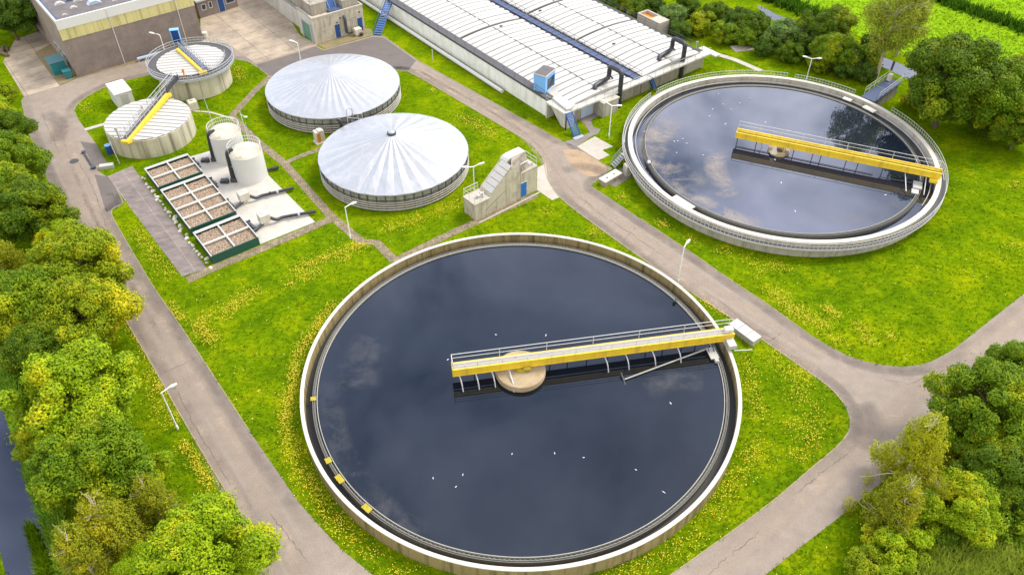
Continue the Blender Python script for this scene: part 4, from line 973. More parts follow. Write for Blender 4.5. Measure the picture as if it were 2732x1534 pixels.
def bay(u0, u1, v0, v1, name, seed):
    rg = np.random.default_rng(seed); b = MB(); n = int((v1-v0)/SW_); w = (v1-v0)/n
    for i in range(n):
        a0 = v0+i*w+.085; a1 = v0+(i+1)*w-.085; jz = rg.normal(0,.012); js = rg.normal(0,.05); NU = 8; vs = []
        for (v, dz) in ((a0,-.2),(a0,0),(a0+.14,.07),(a0+w*.5,.10),(a1-.14,.07),(a1,0),(a1,-.2)):
            for q in range(NU+1):
                f = q/NU; vs.append((u0+js+(u1-u0)*f, v, 2.62+.42*(1-(2*f-1)**2)+dz+jz))
        o = len(b.v); b.v += vs
        for r_ in range(6):
            for q in range(NU): b.f.append((o+r_*(NU+1)+q, o+r_*(NU+1)+q+1, o+(r_+1)*(NU+1)+q+1, o+(r_+1)*(NU+1)+q))
    part(name, b, 'panel_white', bd)
    um = (u0+u1)/2
    def strip(nm, uc, z, wmin, wmax):
        V = []; 
        for i in range(n):
            a0 = v0+i*w; wd = wmax if rg.random() < .8 else wmin
            for (vv, ww) in ((a0,wmin),(a0+.12,wmin),(a0+.13,wd),(a0+w*.62,wd),(a0+w*.63,wmin)): V.append((vv, ww*(.7+.5*rg.random())))
        m_ = len(V); q = MB(); q.add([(uc-ww/2,vv,z) for vv,ww in V]+[(uc+ww/2,vv,z) for vv,ww in V]+[(uc-ww/2,vv,z-.08) for vv,ww in V]+[(uc+ww/2,vv,z-.08) for vv,ww in V],
            [(i,m_+i,m_+i+1,i+1) for i in range(m_-1)]+[(i,i+1,2*m_+i+1,2*m_+i) for i in range(m_-1)]+[(m_+i,3*m_+i,3*m_+i+1,m_+i+1) for i in range(m_-1)])
        part(nm, q, 'seam_dark', bd)
    strip('ridge_seam', um, 3.155, .03, .16); strip('edge_seam', u0-.05, 2.70, .1, .42); strip('edge_seam', u1+.05, 2.70, .1, .42)
    for q in range(1):
        vv = v0+rg.random()*(v1-v0); uu_ = u0+.15*(u1-u0)+rg.random()*.7*(u1-u0); f = (uu_-u0)/(u1-u0); zz = 2.62+.42*(1-(2*f-1)**2)+.07
        part('roof_vent', MB().bbox(uu_-.22,vv-.15,zz-.1,uu_+.22,vv+.15,zz+.12), 'seam_dark', bd)
bay(1.0,13.0,.85,26.4,'roof_cover',1); bay(1.0,13.0,26.8,BL,'roof_cover',2); bay(15.0,26.8,.85,15.2,'roof_cover',3); bay(15.0,26.8,15.5,27.2,'roof_cover',4); bay(15.0,26.8,27.6,BL,'roof_cover',5)
wk = MB()
for v0 in np.arange(.9, BL, 1.25): wk.box(13.5,v0,2.62,14.6,v0+1.17,2.68)
part('central_walkway', wk, 'walk_blue', bd)
railing(bd, [(14.85,1.0,2.5),(14.85,BL,2.5)], 'dark_metal', .9, 2.4, .028)
railing(bd, [(-.05,BL,2.85),(-.05,4.1,2.85)], 'dark_metal', .95, 2.4, .026)
railing(bd, [(-.3,4.0,2.5),(-.3,.0,2.5),(.9,.0,2.5)], 'galv', 1.0, 1.2, .03)
railing(bd, [(1.9,.0,2.5),(28.1,.0,2.5)], 'galv', .95, 1.6, .03)
railing(bd, [(27.9,1.4,2.45),(27.9,BL,2.45)], 'dark_metal', .8, 2.4, .028)
part('base_pipe', MB().tube([(-.95,13.0,.32),(-.95,BL,.32)], .3, 12).smooth(), 'white_paint', bd)
part('drain_post', MB().cyl((-.12,-.08), .1, 0, 2.25, 10), 'black_pipe', bd)
# white deck slab at the corner and blue cabin
sl_ = [loc(at(*p,2.6)) for p in tl(1400,120,[(275,575),(370,515),(400,575),(450,660),(530,715),(650,775),(600,835),(545,850),(450,780),(350,690)],4.82)]
part('corner_slab', MB().prism([(p.x,p.y) for p in sl_], 2.52, 2.78), 'panel_white', bd)
q = [at(*p,2.55) for p in tl(1400,120,[(125,595),(262,650),(385,545)],4.82)]
uu = q[2]-q[1]; au = math.atan2(uu.y,uu.x); Lx = uu.length; Ly = (q[1]-q[0]).length
cbn = thing('cabin', 'sky blue cabin with a grey flat roof standing on the corner of the basin building', 'cabin', (q[1].x,q[1].y,2.5), au)
HC = 2.75
part('wall', MB().box(0,0,.25,.08,Ly,HC).box(.083,Ly-.08,.25,Lx,Ly,HC).box(Lx-.08,0,.25,Lx,Ly-.083,HC).box(.083,0,.25,.5,.06,HC).box(.503,0,2.2,Lx-.083,.06,HC).box(.083,.09,.25,Lx-.083,Ly-.09,.4), 'sky_blue', cbn)
part('doorway', MB().box(.5,.15,.4,Lx-.09,.2,2.19), 'window_glass', cbn)
part('roof', MB().bbox(-.1,-.12,HC+.003,Lx+.1,Ly+.1,HC+.14), 'frame_grey', cbn); part('roof_felt', MB().box(.02,0,HC+.143,Lx-.02,Ly-.02,HC+.17), 'roof_felt', cbn)
lg = MB()
for x in (.05,Lx-.15):
    for y in (.05,Ly*.5,Ly-.15): lg.box(x,y,0,x+.1,y+.1,.247)
part('leg', lg, 'dark_metal', cbn)
# black goose neck pipes
for bx_, lab in (((1205,800),'black goose neck pipe rising in front of the basin building, nearer the cabin'), ((2000,420),'black goose neck pipe rising in front of the basin building, farther from the cabin')):
    p = at(*tl(1400,120,[bx_],4.82)[0], 0); gp = thing('vent_pipe', lab, 'pipe', p, BA)
    part('pipe', MB().bent([(0,0,0),(0,0,5.3),(0,2.4,5.3),(0,2.4,3.5),(-3.2,2.0,3.4),(-3.2,1.2,2.6)], .33, 14, .6).smooth(), 'black_pipe', gp)
    part('branch', MB().bent([(-1.0,2.2,3.4),(.4,2.6,3.6),(1.0,2.6,3.0)], .12, 8).smooth(), 'dark_metal', gp)
    part('collar', MB().cyl((0,0), .36, .3, .55, 16).cyl((0,0), .34, 2.0, 2.15, 16), 'black_pipe', gp)
def stair(name, p0, p1, w, n, m, label, rails=True, cat='stair'):
    d = p1-p0; a = math.atan2(d.y,d.x); L = math.hypot(d.x,d.y); h = d.z
    t = thing(name, label, cat, (p0.x,p0.y,0), a); b = MB()
    for i in range(n): b.box(i*L/n,-w/2,(i+1)*h/n-.05,i*L/n+L/n*.8+.05,w/2,(i+1)*h/n)
    part('tread', b, 'stair_blue' if m == 'blue_paint' else m, t)
    part('stringer', MB().tube([(0,-w/2-.04,.05),(L,-w/2-.04,h)], .09, 4).tube([(0,w/2+.04,.05),(L,w/2+.04,h)], .09, 4), m, t)
    if rails: part('handrail', MB().tube([(0,-w/2-.04,.9),(L,-w/2-.04,h+.9)], .03, 5).tube([(0,w/2+.04,.9),(L,w/2+.04,h+.9)], .03, 5), m, t)
    return t
stair('metal_stair', Vector((8.75,93.05,0)), Vector((7.55,95.1,2.5)), .95, 13, 'blue_paint', 'steep blue metal stair up to the near corner of the basin building', False)
stair('metal_stair', Vector((20.75,105.7,0)), Vector((19.75,104.9,2.5)), .9, 9, 'blue_paint', 'short steep blue ladder stair at the front middle of the basin building', False, 'ladder')
stair('metal_stair', Vector((-21.8,123.6,0)), Vector((-20.2,132.3,3.0)), 1.1, 18, 'blue_paint', 'long blue metal stair leaning on the far side wall of the basin building')
pz = at(*tl(1400,120,[(690,1195)],4.82)[0]); solo('stair_footing', MB().bbox(-.8,-.3,0,.8,.3,.14), 'galv', 'small pale footing slab at the foot of the steep blue stair', 'footing', pz, R(37))
q = [at(*p,2.4) for p in tl(1366,0,[(1262,133),(1360,97),(1580,203),(1490,240)])]
cx = sum(q,Vector())/4; cx.z = 0; uu = q[2]-q[1]; au = math.atan2(uu.y,uu.x); Lx = uu.length/2; Ly = (q[1]-q[0]).length/2
pit = thing('open_pit_box', 'concrete box with bright orange stained open basin behind the basin building', 'basin', cx, au)
part('wall', MB().box(-Lx,-Ly,0,Lx,-Ly+.25,2.4).box(-Lx,Ly-.25,0,Lx,Ly,2.4).box(-Lx,-Ly+.253,0,-Lx+.25,Ly-.253,2.4).box(Lx*.1,-Ly+.253,0,Lx,Ly-.253,2.4), 'slab_pale', pit)
part('sludge', MB().sheet([(-Lx+.2,-Ly+.2),(Lx*.12,-Ly+.2),(Lx*.12,Ly-.2),(-Lx+.2,Ly-.2)], 1.9), 'rust', pit)

# ================================================================== CONCRETE BUILDING WITH ROLLER DOOR
c0 = Vector((-31.0,120.3,0)); ca_ = math.atan2(125.64-120.3, 7.0)
cbd = thing('inlet_building', 'stained cream concrete building with green roller door and two blue doors', 'building', c0, ca_)
W_, H_ = 8.8, 4.3
part('front_wall', MB().box(0,0,0,W_,5.5,H_-.25), 'ramp_concrete', cbd)
part('side_wall', MB().box(-.06,0.003,0,-.003,5.5,H_-.3).box(.6,5.503,0,W_,34,2.9), 'wall_concrete', cbd)
part('parapet', MB().box(-.12,-.06,H_-.247,W_+.06,.25,H_).box(-.12,.253,H_-.247,.2,5.5,H_).box(W_-.2,.253,H_-.247,W_+.06,5.5,H_), 'slab_pale', cbd)
part('upper_channel', MB().box(.5,1.2,H_-.2,3.2,34,H_+1.5).box(5.6,.6,H_-.2,8.4,34,H_+1.1).box(3.203,3.5,H_-.2,5.597,34,H_+.4), 'stain_concrete', cbd)
part('roof_deck', MB().box(3.203,.3,H_-.2,5.55,3.4,H_+.1), 'walk_blue', cbd)
rd = part('roller_door', MB().box(-.12,.9,.05,-.063,3.7,2.9), 'door_green', cbd)
part('slat', MB().box(-.13,.9,.9,-.122,3.7,.93).box(-.13,.9,1.7,-.122,3.7,1.73).box(-.13,.9,2.4,-.122,3.7,2.43), 'teal', rd)
part('door_frame', MB().box(-.3,.6,0,-.063,.88,3.1).box(-.3,3.72,0,-.063,4.0,3.1).box(-.3,.883,2.92,-.063,3.717,3.1), 'panel_white', cbd)
for x in (3.55,7.6):
    dr = part('door', MB().box(x,-.05,.1,x+.85,-.003,2.2), 'blue_paint', cbd); part('handle', MB().box(x+.65,-.09,1.0,x+.75,-.053,1.1), 'galv', dr)
part('duct', MB().bent([(5.3,-.05,3.3),(5.3,-.35,3.0),(5.35,-.35,.6),(6.2,-.5,.5)], .24, 12, .3).smooth(), 'dark_metal', cbd)
part('conduit', MB().bent([(3.0,-.05,3.9),(2.6,-.05,2.2),(1.2,-.05,1.9)], .05, 6).bent([(3.15,-.05,3.9),(2.9,-.05,2.4),(.8,-.05,1.6)], .04, 6).bent([(6,-.05,2.6),(8.5,-.05,2.9)], .04,6), 'frame_grey', cbd)
part('wall_lamp', MB().box(3.9,-.2,2.5,4.1,-.003,2.65).box(8.0,-.2,3.1,8.2,-.003,3.3).box(4.6,-.16,3.0,4.75,-.003,3.25), 'dark_metal', cbd)
mc = thing('screening_machine', 'tall blue screening machine with ladder on top of the concrete inlet building', 'machine', c0+Matrix.Rotation(ca_,3,'Z')@Vector((4.4,1.6,H_+.1)), ca_+R(10))
part('frame', MB().add([(-.5,0,0),(.5,0,0),(.5,.2,0),(-.5,.2,0),(-.5,1.6,3.2),(.5,1.6,3.2),(.5,1.9,3.2),(-.5,1.9,3.2)], [(0,1,2,3),(4,5,6,7),(0,1,5,4),(1,2,6,5),(2,3,7,6),(3,0,4,7)]), 'blue_paint', mc)
part('housing', MB().bbox(-.7,1.2,1.8,.7,2.6,3.6), 'galv', mc); part('ladder', MB().tube([(-.62,-.1,0),(-.62,1.5,3.2)], .05).tube([(.62,-.1,0),(.62,1.5,3.2)], .05), 'sky_blue', mc)
fu = c0+Matrix.Rotation(ca_,3,'Z')@Vector((6.9,-1.0,0))
bw = thing('blower_unit', 'cream blower unit with round dark outlet at the front of the concrete inlet building', 'fan', fu, ca_)
part('housing', MB().bbox(-.6,-.45,.2,.6,.45,1.2,.1).box(-.4,-.35,0,.4,.35,.197), 'cabinet_cream', bw); part('outlet', MB().cyl((.25,-.75), .32, .25, .5, 16), 'black_pipe', bw)

# ================================================================== BRICK BUILDING
c0 = Vector((-64.66,109.54,0)); ka = math.atan2(121.69-109.54, 15.32); WL = 19.6; DP = 26
bb = thing('brick_building', 'large brown brick hall with stained yellow cladding band and white parapet', 'building', c0, ka)
part('wall', MB().box(0,.11,0,WL,DP,8.4).box(0,0,0,WL,.107,5.75), 'brick_wall', bb)
cl = MB()
for i in range(17): cl.box(-.05+i*(WL+.1)/17+.012,-.07,5.753,-.05+(i+1)*(WL+.1)/17-.012,.106,7.35)
part('cladding', cl, 'yellow_clad', bb)
part('parapet', MB().bbox(-.1,-.12,7.353,WL+.1,.106,8.75).bbox(-.1,.11,8.2,.15,DP,8.75).bbox(WL-.15,.11,8.2,WL+.1,DP,8.75), 'white_paint', bb)
part('roof', MB().box(.153,.11,8.35,WL-.153,DP,8.6), 'roof_felt', bb)
part('roof_edge', MB().box(.16,.113,8.603,WL-.16,.35,8.7).box(.16,.353,8.603,.4,DP,8.7), 'walk_blue', bb)
for i, p in enumerate([(600,45),(740,82),(945,35),(780,14),(700,8),(1150,12),(650,155),(860,-30),(1020,-20)]):
    w = at(p[0]/3.766, p[1]/3.766, 8.6); l = Matrix.Rotation(-ka,3,'Z')@(w-c0); s = (.7,.5,1.0,.6,.6,.3,.35,.7,.8)[i]
    part('skylight', MB().xprism([(l.x-s,8.603),(l.x+s,8.603),(l.x+s*.3,8.603+s*.5),(l.x-s*.5,8.603+s*.45)], l.y-s*.5, l.y+s*.5), ('panel_white','panel_white','pale_blue','panel_white','walk_blue','panel_white','frame_grey','panel_white','pale_blue')[i], bb)
for x in (7.0,16.9): part('downpipe', MB().tube([(x-.0,-.17,8.6),(x,-.17,.05)], .055, 8), 'rail_white', bb)
for y in (3.2,5.4,7.6):
    wf = part('window', MB().box(-.06,y,1.2,-.003,y+.1,2.4).box(-.06,y+1.3,1.2,-.003,y+1.4,2.4).box(-.06,y+.103,1.2,-.003,y+1.297,1.3).box(-.06,y+.103,2.3,-.003,y+1.297,2.4), 'rail_white', bb); part('pane', MB().box(-.03,y+.103,1.3,-.004,y+1.297,2.3), 'window_glass', wf)
lp0 = at(*tl(0,0,[(1380,600)])[0],.4); lp1 = at(*tl(0,0,[(1640,530)])[0],.4); d = lp1-lp0
solo('wall_pipe', MB().tube([(0,0,.45),(d.x,d.y,.45)], .24, 12).box(.1,-.1,0,.25,.1,.3), 'pale_blue', 'pale blue grey pipe lying along the foot of the brick hall', 'pipe', (lp0.x,lp0.y,0))
a0 = at(535,51); a1 = at(636,18.4); d = a1-a0; aa = math.atan2(d.y,d.x); L = d.length
an = thing('brick_annex', 'low brown brick annex with white windows and blue door beside the big brick hall', 'building', a0, aa)
part('wall', MB().box(0,0,0,L,9,2.8), 'brick_wall', an); part('roof', MB().bbox(-.2,-.35,2.803,L+.3,9.3,3.1), 'panel_white', an); part('roof_felt', MB().box(.1,0,3.103,L-.1,9,3.15), 'roof_felt', an)
for x, w, h0, h1 in ((.75,.75,1.2,2.2),(2.35,.55,1.2,2.3),(6.1,1.5,1.0,2.3)):
    x *= L/8.6; wf = part('window', MB().box(x,-.06,h0,x+.1,-.003,h1).box(x+w,-.06,h0,x+w+.1,-.003,h1).box(x+.103,-.06,h0,x+w-.003,-.003,h0+.1).box(x+.103,-.06,h1-.1,x+w-.003,-.003,h1), 'rail_white', an)
    part('pane', MB().box(x+.103,-.03,h0+.1,x+w-.003,-.004,h1-.1), 'window_glass', wf)
x = 4.4*L/8.6; dr = part('door', MB().box(x,-.06,.05,x+1.0,-.003,2.25), 'blue_paint', an); part('frame', MB().box(x-.1,-.07,0,x-.003,-.003,2.35).box(x+1.003,-.07,0,x+1.1,-.003,2.35), 'pale_blue', dr)
# teal shelter and bins
q0 = at(*tl(0,0,[(655,755)])[0]); 
sh = thing('bin_shelter', 'dark teal roofed container shelter against the left end of the brick hall', 'shelter', at(*tl(0,0,[(625,740)])[0]), ka)
part('body', MB().box(-1.1,-.3,0,.9,1.6,1.9), 'teal', sh); part('roof', MB().add([(-1.3,-.5,1.95),(1.0,-.5,1.95),(1.0,1.8,2.2),(-1.3,1.8,2.2),(-1.3,-.5,2.05),(1.0,-.5,2.05),(1.0,1.8,2.3),(-1.3,1.8,2.3)], [(3,2,1,0),(4,5,6,7),(0,1,5,4),(1,2,6,5),(2,3,7,6),(3,0,4,7)]), 'teal_roof', sh)
for p, lab in (((695,785),'teal wheeled bin in front of the shelter, beside the hall corner'), ((600,690),'teal wheeled bin at the left of the dark roofed shelter')):
    t = thing('wheeled_bin', lab, 'bin', at(*tl(0,0,[p])[0]), ka)
    part('body', MB().add([(-.4,-.35,.1),(.4,-.35,.1),(.4,.35,.1),(-.4,.35,.1),(-.55,-.45,1.2),(.55,-.45,1.2),(.55,.45,1.2),(-.55,.45,1.2)], [(3,2,1,0),(4,5,6,7),(0,1,5,4),(1,2,6,5),(2,3,7,6),(3,0,4,7)]), 'teal', t); part('lid', MB().bbox(-.6,-.5,1.203,.6,.5,1.32,.05), 'teal', t)
    part('wheel', MB().box(-.45,-.3,0,-.3,-.1,.097).box(.3,-.3,0,.45,-.1,.097), 'black_pipe', t)
solo('oil_drum', MB().lathe([(0,0),(.45,0),(.5,.4),(.45,.95),(0,1.0)], 18, closed=False).smooth(), 'cabinet_cream', 'cream rounded drum at the right corner of the brick hall', 'drum', at(*tl(0,0,[(2065,385)])[0]))
for i, (p, r_) in enumerate((((40,520),.3),((75,500),.22),((60,560),.26))):
    solo('log', MB().tube([(-.9,0,r_),(.9,.2,r_)], r_, 10).smooth(), 'bark', 'short brown log lying in the grass at the far left of the paving', 'log', at(*tl(0,0,[p])[0]), R(100+20*i), 'logs by the paving')
pz = at(*tl(2049,0,[(30,-1)])[0])
b = MB().box(-1.6,-1,0,1.6,1,.12).box(-.3,-.3,.12,.3,.3,.16)
solo('manhole_slab', b, 'slab_pale', 'pale square manhole slab in the grass behind the basin building', 'slab', at(*tl(1366,0,[(2310,490)])[0]), R(15))

# ================================================================== LAMPS
def lamp(base, h, arms, label, curved=False):
    t = thing('street_lamp', label, 'street lamp', base, 0, 'street lamps on the site')
    part('pole', MB().tube([(0,0,0),(0,0,1.2),(0,0,h)], 0.08, 8, r1=.06).cyl((0,0), .11, 0, .5, 10), 'lamp_white', t)
    for (dx, dy, dz) in arms:
        v = Vector((dx,dy,0)); 
        part('arm', (MB().bent([(0,0,h-.3),(0,0,h+.35),(dx,dy,h+.4)], .06, 6, .6) if curved else MB().tube([(0,0,h-.02),(dx,dy,h+dz)], .06, 6)), 'lamp_white', t)
        M_ = Matrix.Translation((dx,dy,h+dz if not curved else h+.4)) @ Matrix.Rotation(math.atan2(dy,dx),4,'Z') @ Matrix.Rotation(-.15,4,'Y')
        hd = MB().add([M_@Vector(p) for p in ((-.05,-.05,-.03),(.3,-.13,-.05),(.75,-.1,-.03),(.75,.1,-.03),(.3,.13,-.05),(-.05,.05,-.03),(-.05,-.05,.05),(.3,-.11,.11),(.75,-.08,.05),(.75,.08,.05),(.3,.11,.11),(-.05,.05,.05))], [(5,4,3,2,1,0),(6,7,8,9,10,11)]+[(i,(i+1)%6,6+(i+1)%6,6+i) for i in range(6)])
        part('lamp_head', hd, 'lamp_white', t)
lamp(at(474.5,1144), 5.0, [(.55,.35,.2)], 'white street lamp on the grass verge left of the left road')
lamp(at(1807.6,755), 5.0, [(.2,.25,.2)], 'white street lamp between the front tank and the right road')
lamp(at(935,636), 4.4, [(.55,.25,.2)], 'white street lamp on the grass beside the brick footpath')
lamp(at(1265.6,513), 3.7, [(.6,.2,.2),(-.6,-.1,.0)], 'white two armed lamp beside the low end of the ramp building')
lamp(at(1624.7,365), 4.65, [(-.75,.5,.25),(.55,-.15,.1)], 'white two headed lamp between the basin building and the right tank')
lamp(at(2151,214), 3.4, [(.6,-.15,.1),(-.6,.15,.1)], 'white T shaped lamp behind the right tank railing')
lamp(at(802.5,163), 2.9, [(-.5,.1,.2)], 'white street lamp behind the farther domed tank')
pz = at(*tl(0,0,[(1695,640)])[0]); lamp(pz, 4.3, [(-.9,.2,.4)], 'white curved street lamp in front of the brick hall', True)
solo('sign_post', MB().cyl((0,0), .06, 0, 1.9, 8), 'rail_white', 'short bare white post beside the long basin building wall', 'post', at(1155,164))
solo('sign_post', MB().cyl((0,0), .06, 0, 1.4, 8).box(-.2,-.03,1.1,.2,.03,1.4), 'rail_white', 'short pale post with a small plate beyond the far corner of the basin building', 'post', at(*tl(1366,0,[(1860,430)])[0],1.2)-Vector((0,0,1.2)))

# ================================================================== VEGETATION
def fast_mesh(name, V, quads, m, smooth=False):
    V = np.asarray(V, dtype=np.float32).reshape(-1,3); k = quads.shape[1]; me = bpy.data.meshes.new(name)
    me.vertices.add(len(V)); me.vertices.foreach_set('co', V.ravel())
    me.loops.add(quads.size); me.loops.foreach_set('vertex_index', quads.astype(np.int32).ravel())
    me.polygons.add(len(quads)); me.polygons.foreach_set('loop_start', np.arange(0,quads.size,k,dtype=np.int32))
    me.update(calc_edges=True); me.materials.append(MATS[m]); return me
def leaves_mesh(name, C, N, size, m, rg, asp=.62, hang=0.0):
    n = len(C); T = rg.normal(size=(n,3))
    if hang: T = T*(1-hang)+np.array([0,0,-1])*hang*1.6
    N = N/np.linalg.norm(N,axis=1,keepdims=True); T = T-(T*N).sum(1,keepdims=True)*N; T /= np.linalg.norm(T,axis=1,keepdims=True)+1e-9
    B = np.cross(N,T); s = (size*(.65+.7*rg.random(n)))[:,None]
    V = np.stack([C-T*s*.55, C+B*s*asp*.5+N*s*.08, C+T*s*.55, C-B*s*asp*.5+N*s*.08],1).reshape(-1,3)
    return fast_mesh(name, V, np.arange(4*n).reshape(n,4), m)
def crown(name, seed, Rr, Hh, zc, nl, lr, nleaf, size, m, shape='round', hang=0, asp=.62):
    rg = np.random.default_rng(seed); cs = []; rs = []
    while len(cs) < nl:
        d = rg.normal(size=3); d /= np.linalg.norm(d); f = .5+.5*rg.random()**.45
        if shape == 'cone':
            z = rg.random()**1.25; a = rg.random()*2*math.pi; rad = Rr*(1-z)**.75*(.35+.6*rg.random()); c = np.array([rad*math.cos(a), rad*math.sin(a), zc-Hh+2*Hh*z])
        else:
            und = 1+.16*math.sin(3*math.atan2(d[1],d[0])+seed)+.10*math.sin(5*math.atan2(d[1],d[0])+2*seed); c = np.array([d[0]*Rr*f*und, d[1]*Rr*f*und, zc+d[2]*Hh*f])
            if c[2] < zc-Hh*.75: continue
        cs.append(c); rs.append(lr*(.6+.75*rg.random()))
    cs = np.array(cs); rs = np.array(rs); w = rs**2/np.sum(rs**2); idx = rg.choice(nl, nleaf, p=w)
    d = rg.normal(size=(nleaf,3)); d /= np.linalg.norm(d,axis=1,keepdims=True)
    lump = 1+.28*np.sin(5*d[:,0]+idx)*np.sin(4*d[:,1]+2*idx)*np.sin(5*d[:,2]+3*idx)
    rad = rs[idx]*(rg.random(nleaf)**.2)*lump; sq = np.array([1,1,.8])
    C = cs[idx]+d*rad[:,None]*sq
    if hang: C[:,2] -= np.abs(rg.normal(0,hang,nleaf))
    stray = rg.random(nleaf) < .04; C[stray] += rg.normal(0,.35,(stray.sum(),3))
    # drop leaves buried deep inside another lobe
    keep = np.ones(nleaf,bool)
    for k in range(nl):
        q = np.linalg.norm((C-cs[k])/sq,axis=1) < rs[k]*.72; keep &= ~(q & (idx != k))
    C = C[keep]; d = d[keep]; n = len(C)
    C[:,2] = np.maximum(C[:,2], .12)
    N = d*.9+np.array([0,0,.55])+rg.normal(0,.55,(n,3))
    return leaves_mesh(name, C, N, size, m, rg, asp, .6 if hang else 0), cs, rs
def trunk_mesh(cs, zc, r0, seed, m, top, pale=False):
    rg = np.random.default_rng(seed); b = MB(); P = [(0,0,-.1),(.1,.05,top*.3),(-.05,.1,top*.6),(.05,0,top)]
    b.tube(P, r0, 8, r1=r0*.25)
    order = rg.permutation(len(cs))[:14 if pale else 9]
    for k in order:
        c = Vector(cs[k]); s = Vector((0,0,max(top*.2,min(top*.85,c.z-.35*math.hypot(c.x,c.y)-.4)))); mid = s.lerp(c,.5)+Vector((rg.normal(0,.15),rg.normal(0,.15),.35))
        e = c+(c-s).normalized()*(.9 if pale else .1)
        b.tube([s,mid,c,e] if pale else [s,mid,c], r0*.38, 6, r1=r0*.08)
        if pale: b.tube([c.lerp(mid,.4), c+Vector((rg.normal(0,.8),rg.normal(0,.8),.5))], r0*.16, 5, r1=r0*.05)
    return b.smooth().mesh('trunk', m)
PROTO = {}
def proto(key, seed, Rr, Hh, zc, nl, lr, nleaf, size, r0, top, shape='round', hang=0, bark='bark', asp=.62):
    me, cs, rs = crown('crown_'+key, seed, Rr, Hh, zc, nl, lr, nleaf, size, 'leaf_mid', shape, hang, asp)
    PROTO[key] = (me, trunk_mesh(cs, zc, r0, seed+50, bark, top, bark=='birch_bark'), Rr, zc)
proto('maple_a', 11, 4.0, 3.3, 5.0, 95, .98, 82000, .205, .30, 6.5)
proto('maple_b', 12, 4.0, 3.4, 5.0, 120, .86, 82000, .20, .28, 6.8)
proto('maple_c', 13, 4.1, 3.1, 4.8, 105, .92, 82000, .205, .28, 6.2)
proto('bush_a', 21, 2.5, 1.8, 2.0, 60, .62, 22000, .20, .12, 2.6)
proto('bush_b', 22, 2.4, 2.0, 2.2, 50, .68, 22000, .20, .12, 2.8)
proto('birch_a', 31, 3.3, 4.2, 5.2, 80, .66, 34000, .17, .17, 8.8, 'cone', .55, 'birch_bark', .45)
proto('birch_b', 32, 3.6, 3.4, 4.6, 80, .66, 34000, .17, .16, 7.4, 'cone', .6, 'birch_bark', .45)
proto('tall_birch', 33, 2.9, 5.4, 9.0, 60, .85, 26000, .22, .24, 13.0, 'oval', .6, 'birch_bark', .5)
NT = 0
def tree(px, py, rpx, kind, leafm, label, cat='tree', group=None, zs=1.0, name='tree', base=False):
    global NT; NT += 1; me, tm, Rr, zc = PROTO[kind]; s = 1.0
    Rv = Rr+.45*(1 if Rr > 3.4 else .8)
    for _ in range(4):
        p = at(px, py, 0 if base else zc*s*zs); d = (p-Vector((0,0,CAM_H))).length; s = rpx*d/FPX/Rv
    t = thing(name, label, cat, (p.x,p.y,0), rng.random()*6.28, group)
    c = link(bpy.data.objects.new('crown', me), t); c.scale = (s,s,s*zs)
    c.material_slots[0].link = 'OBJECT'; c.material_slots[0].material = MATS[leafm]
    k = link(bpy.data.objects.new('trunk', tm), t); k.scale = (s,s,s*zs)
    return t
G1 = 'trees along the left road'; G2 = 'trees at the bottom right'; G3 = 'shrubs behind the right tank'; G4 = 'trees by the back ditch'; G5 = 'trees behind the brick hall'
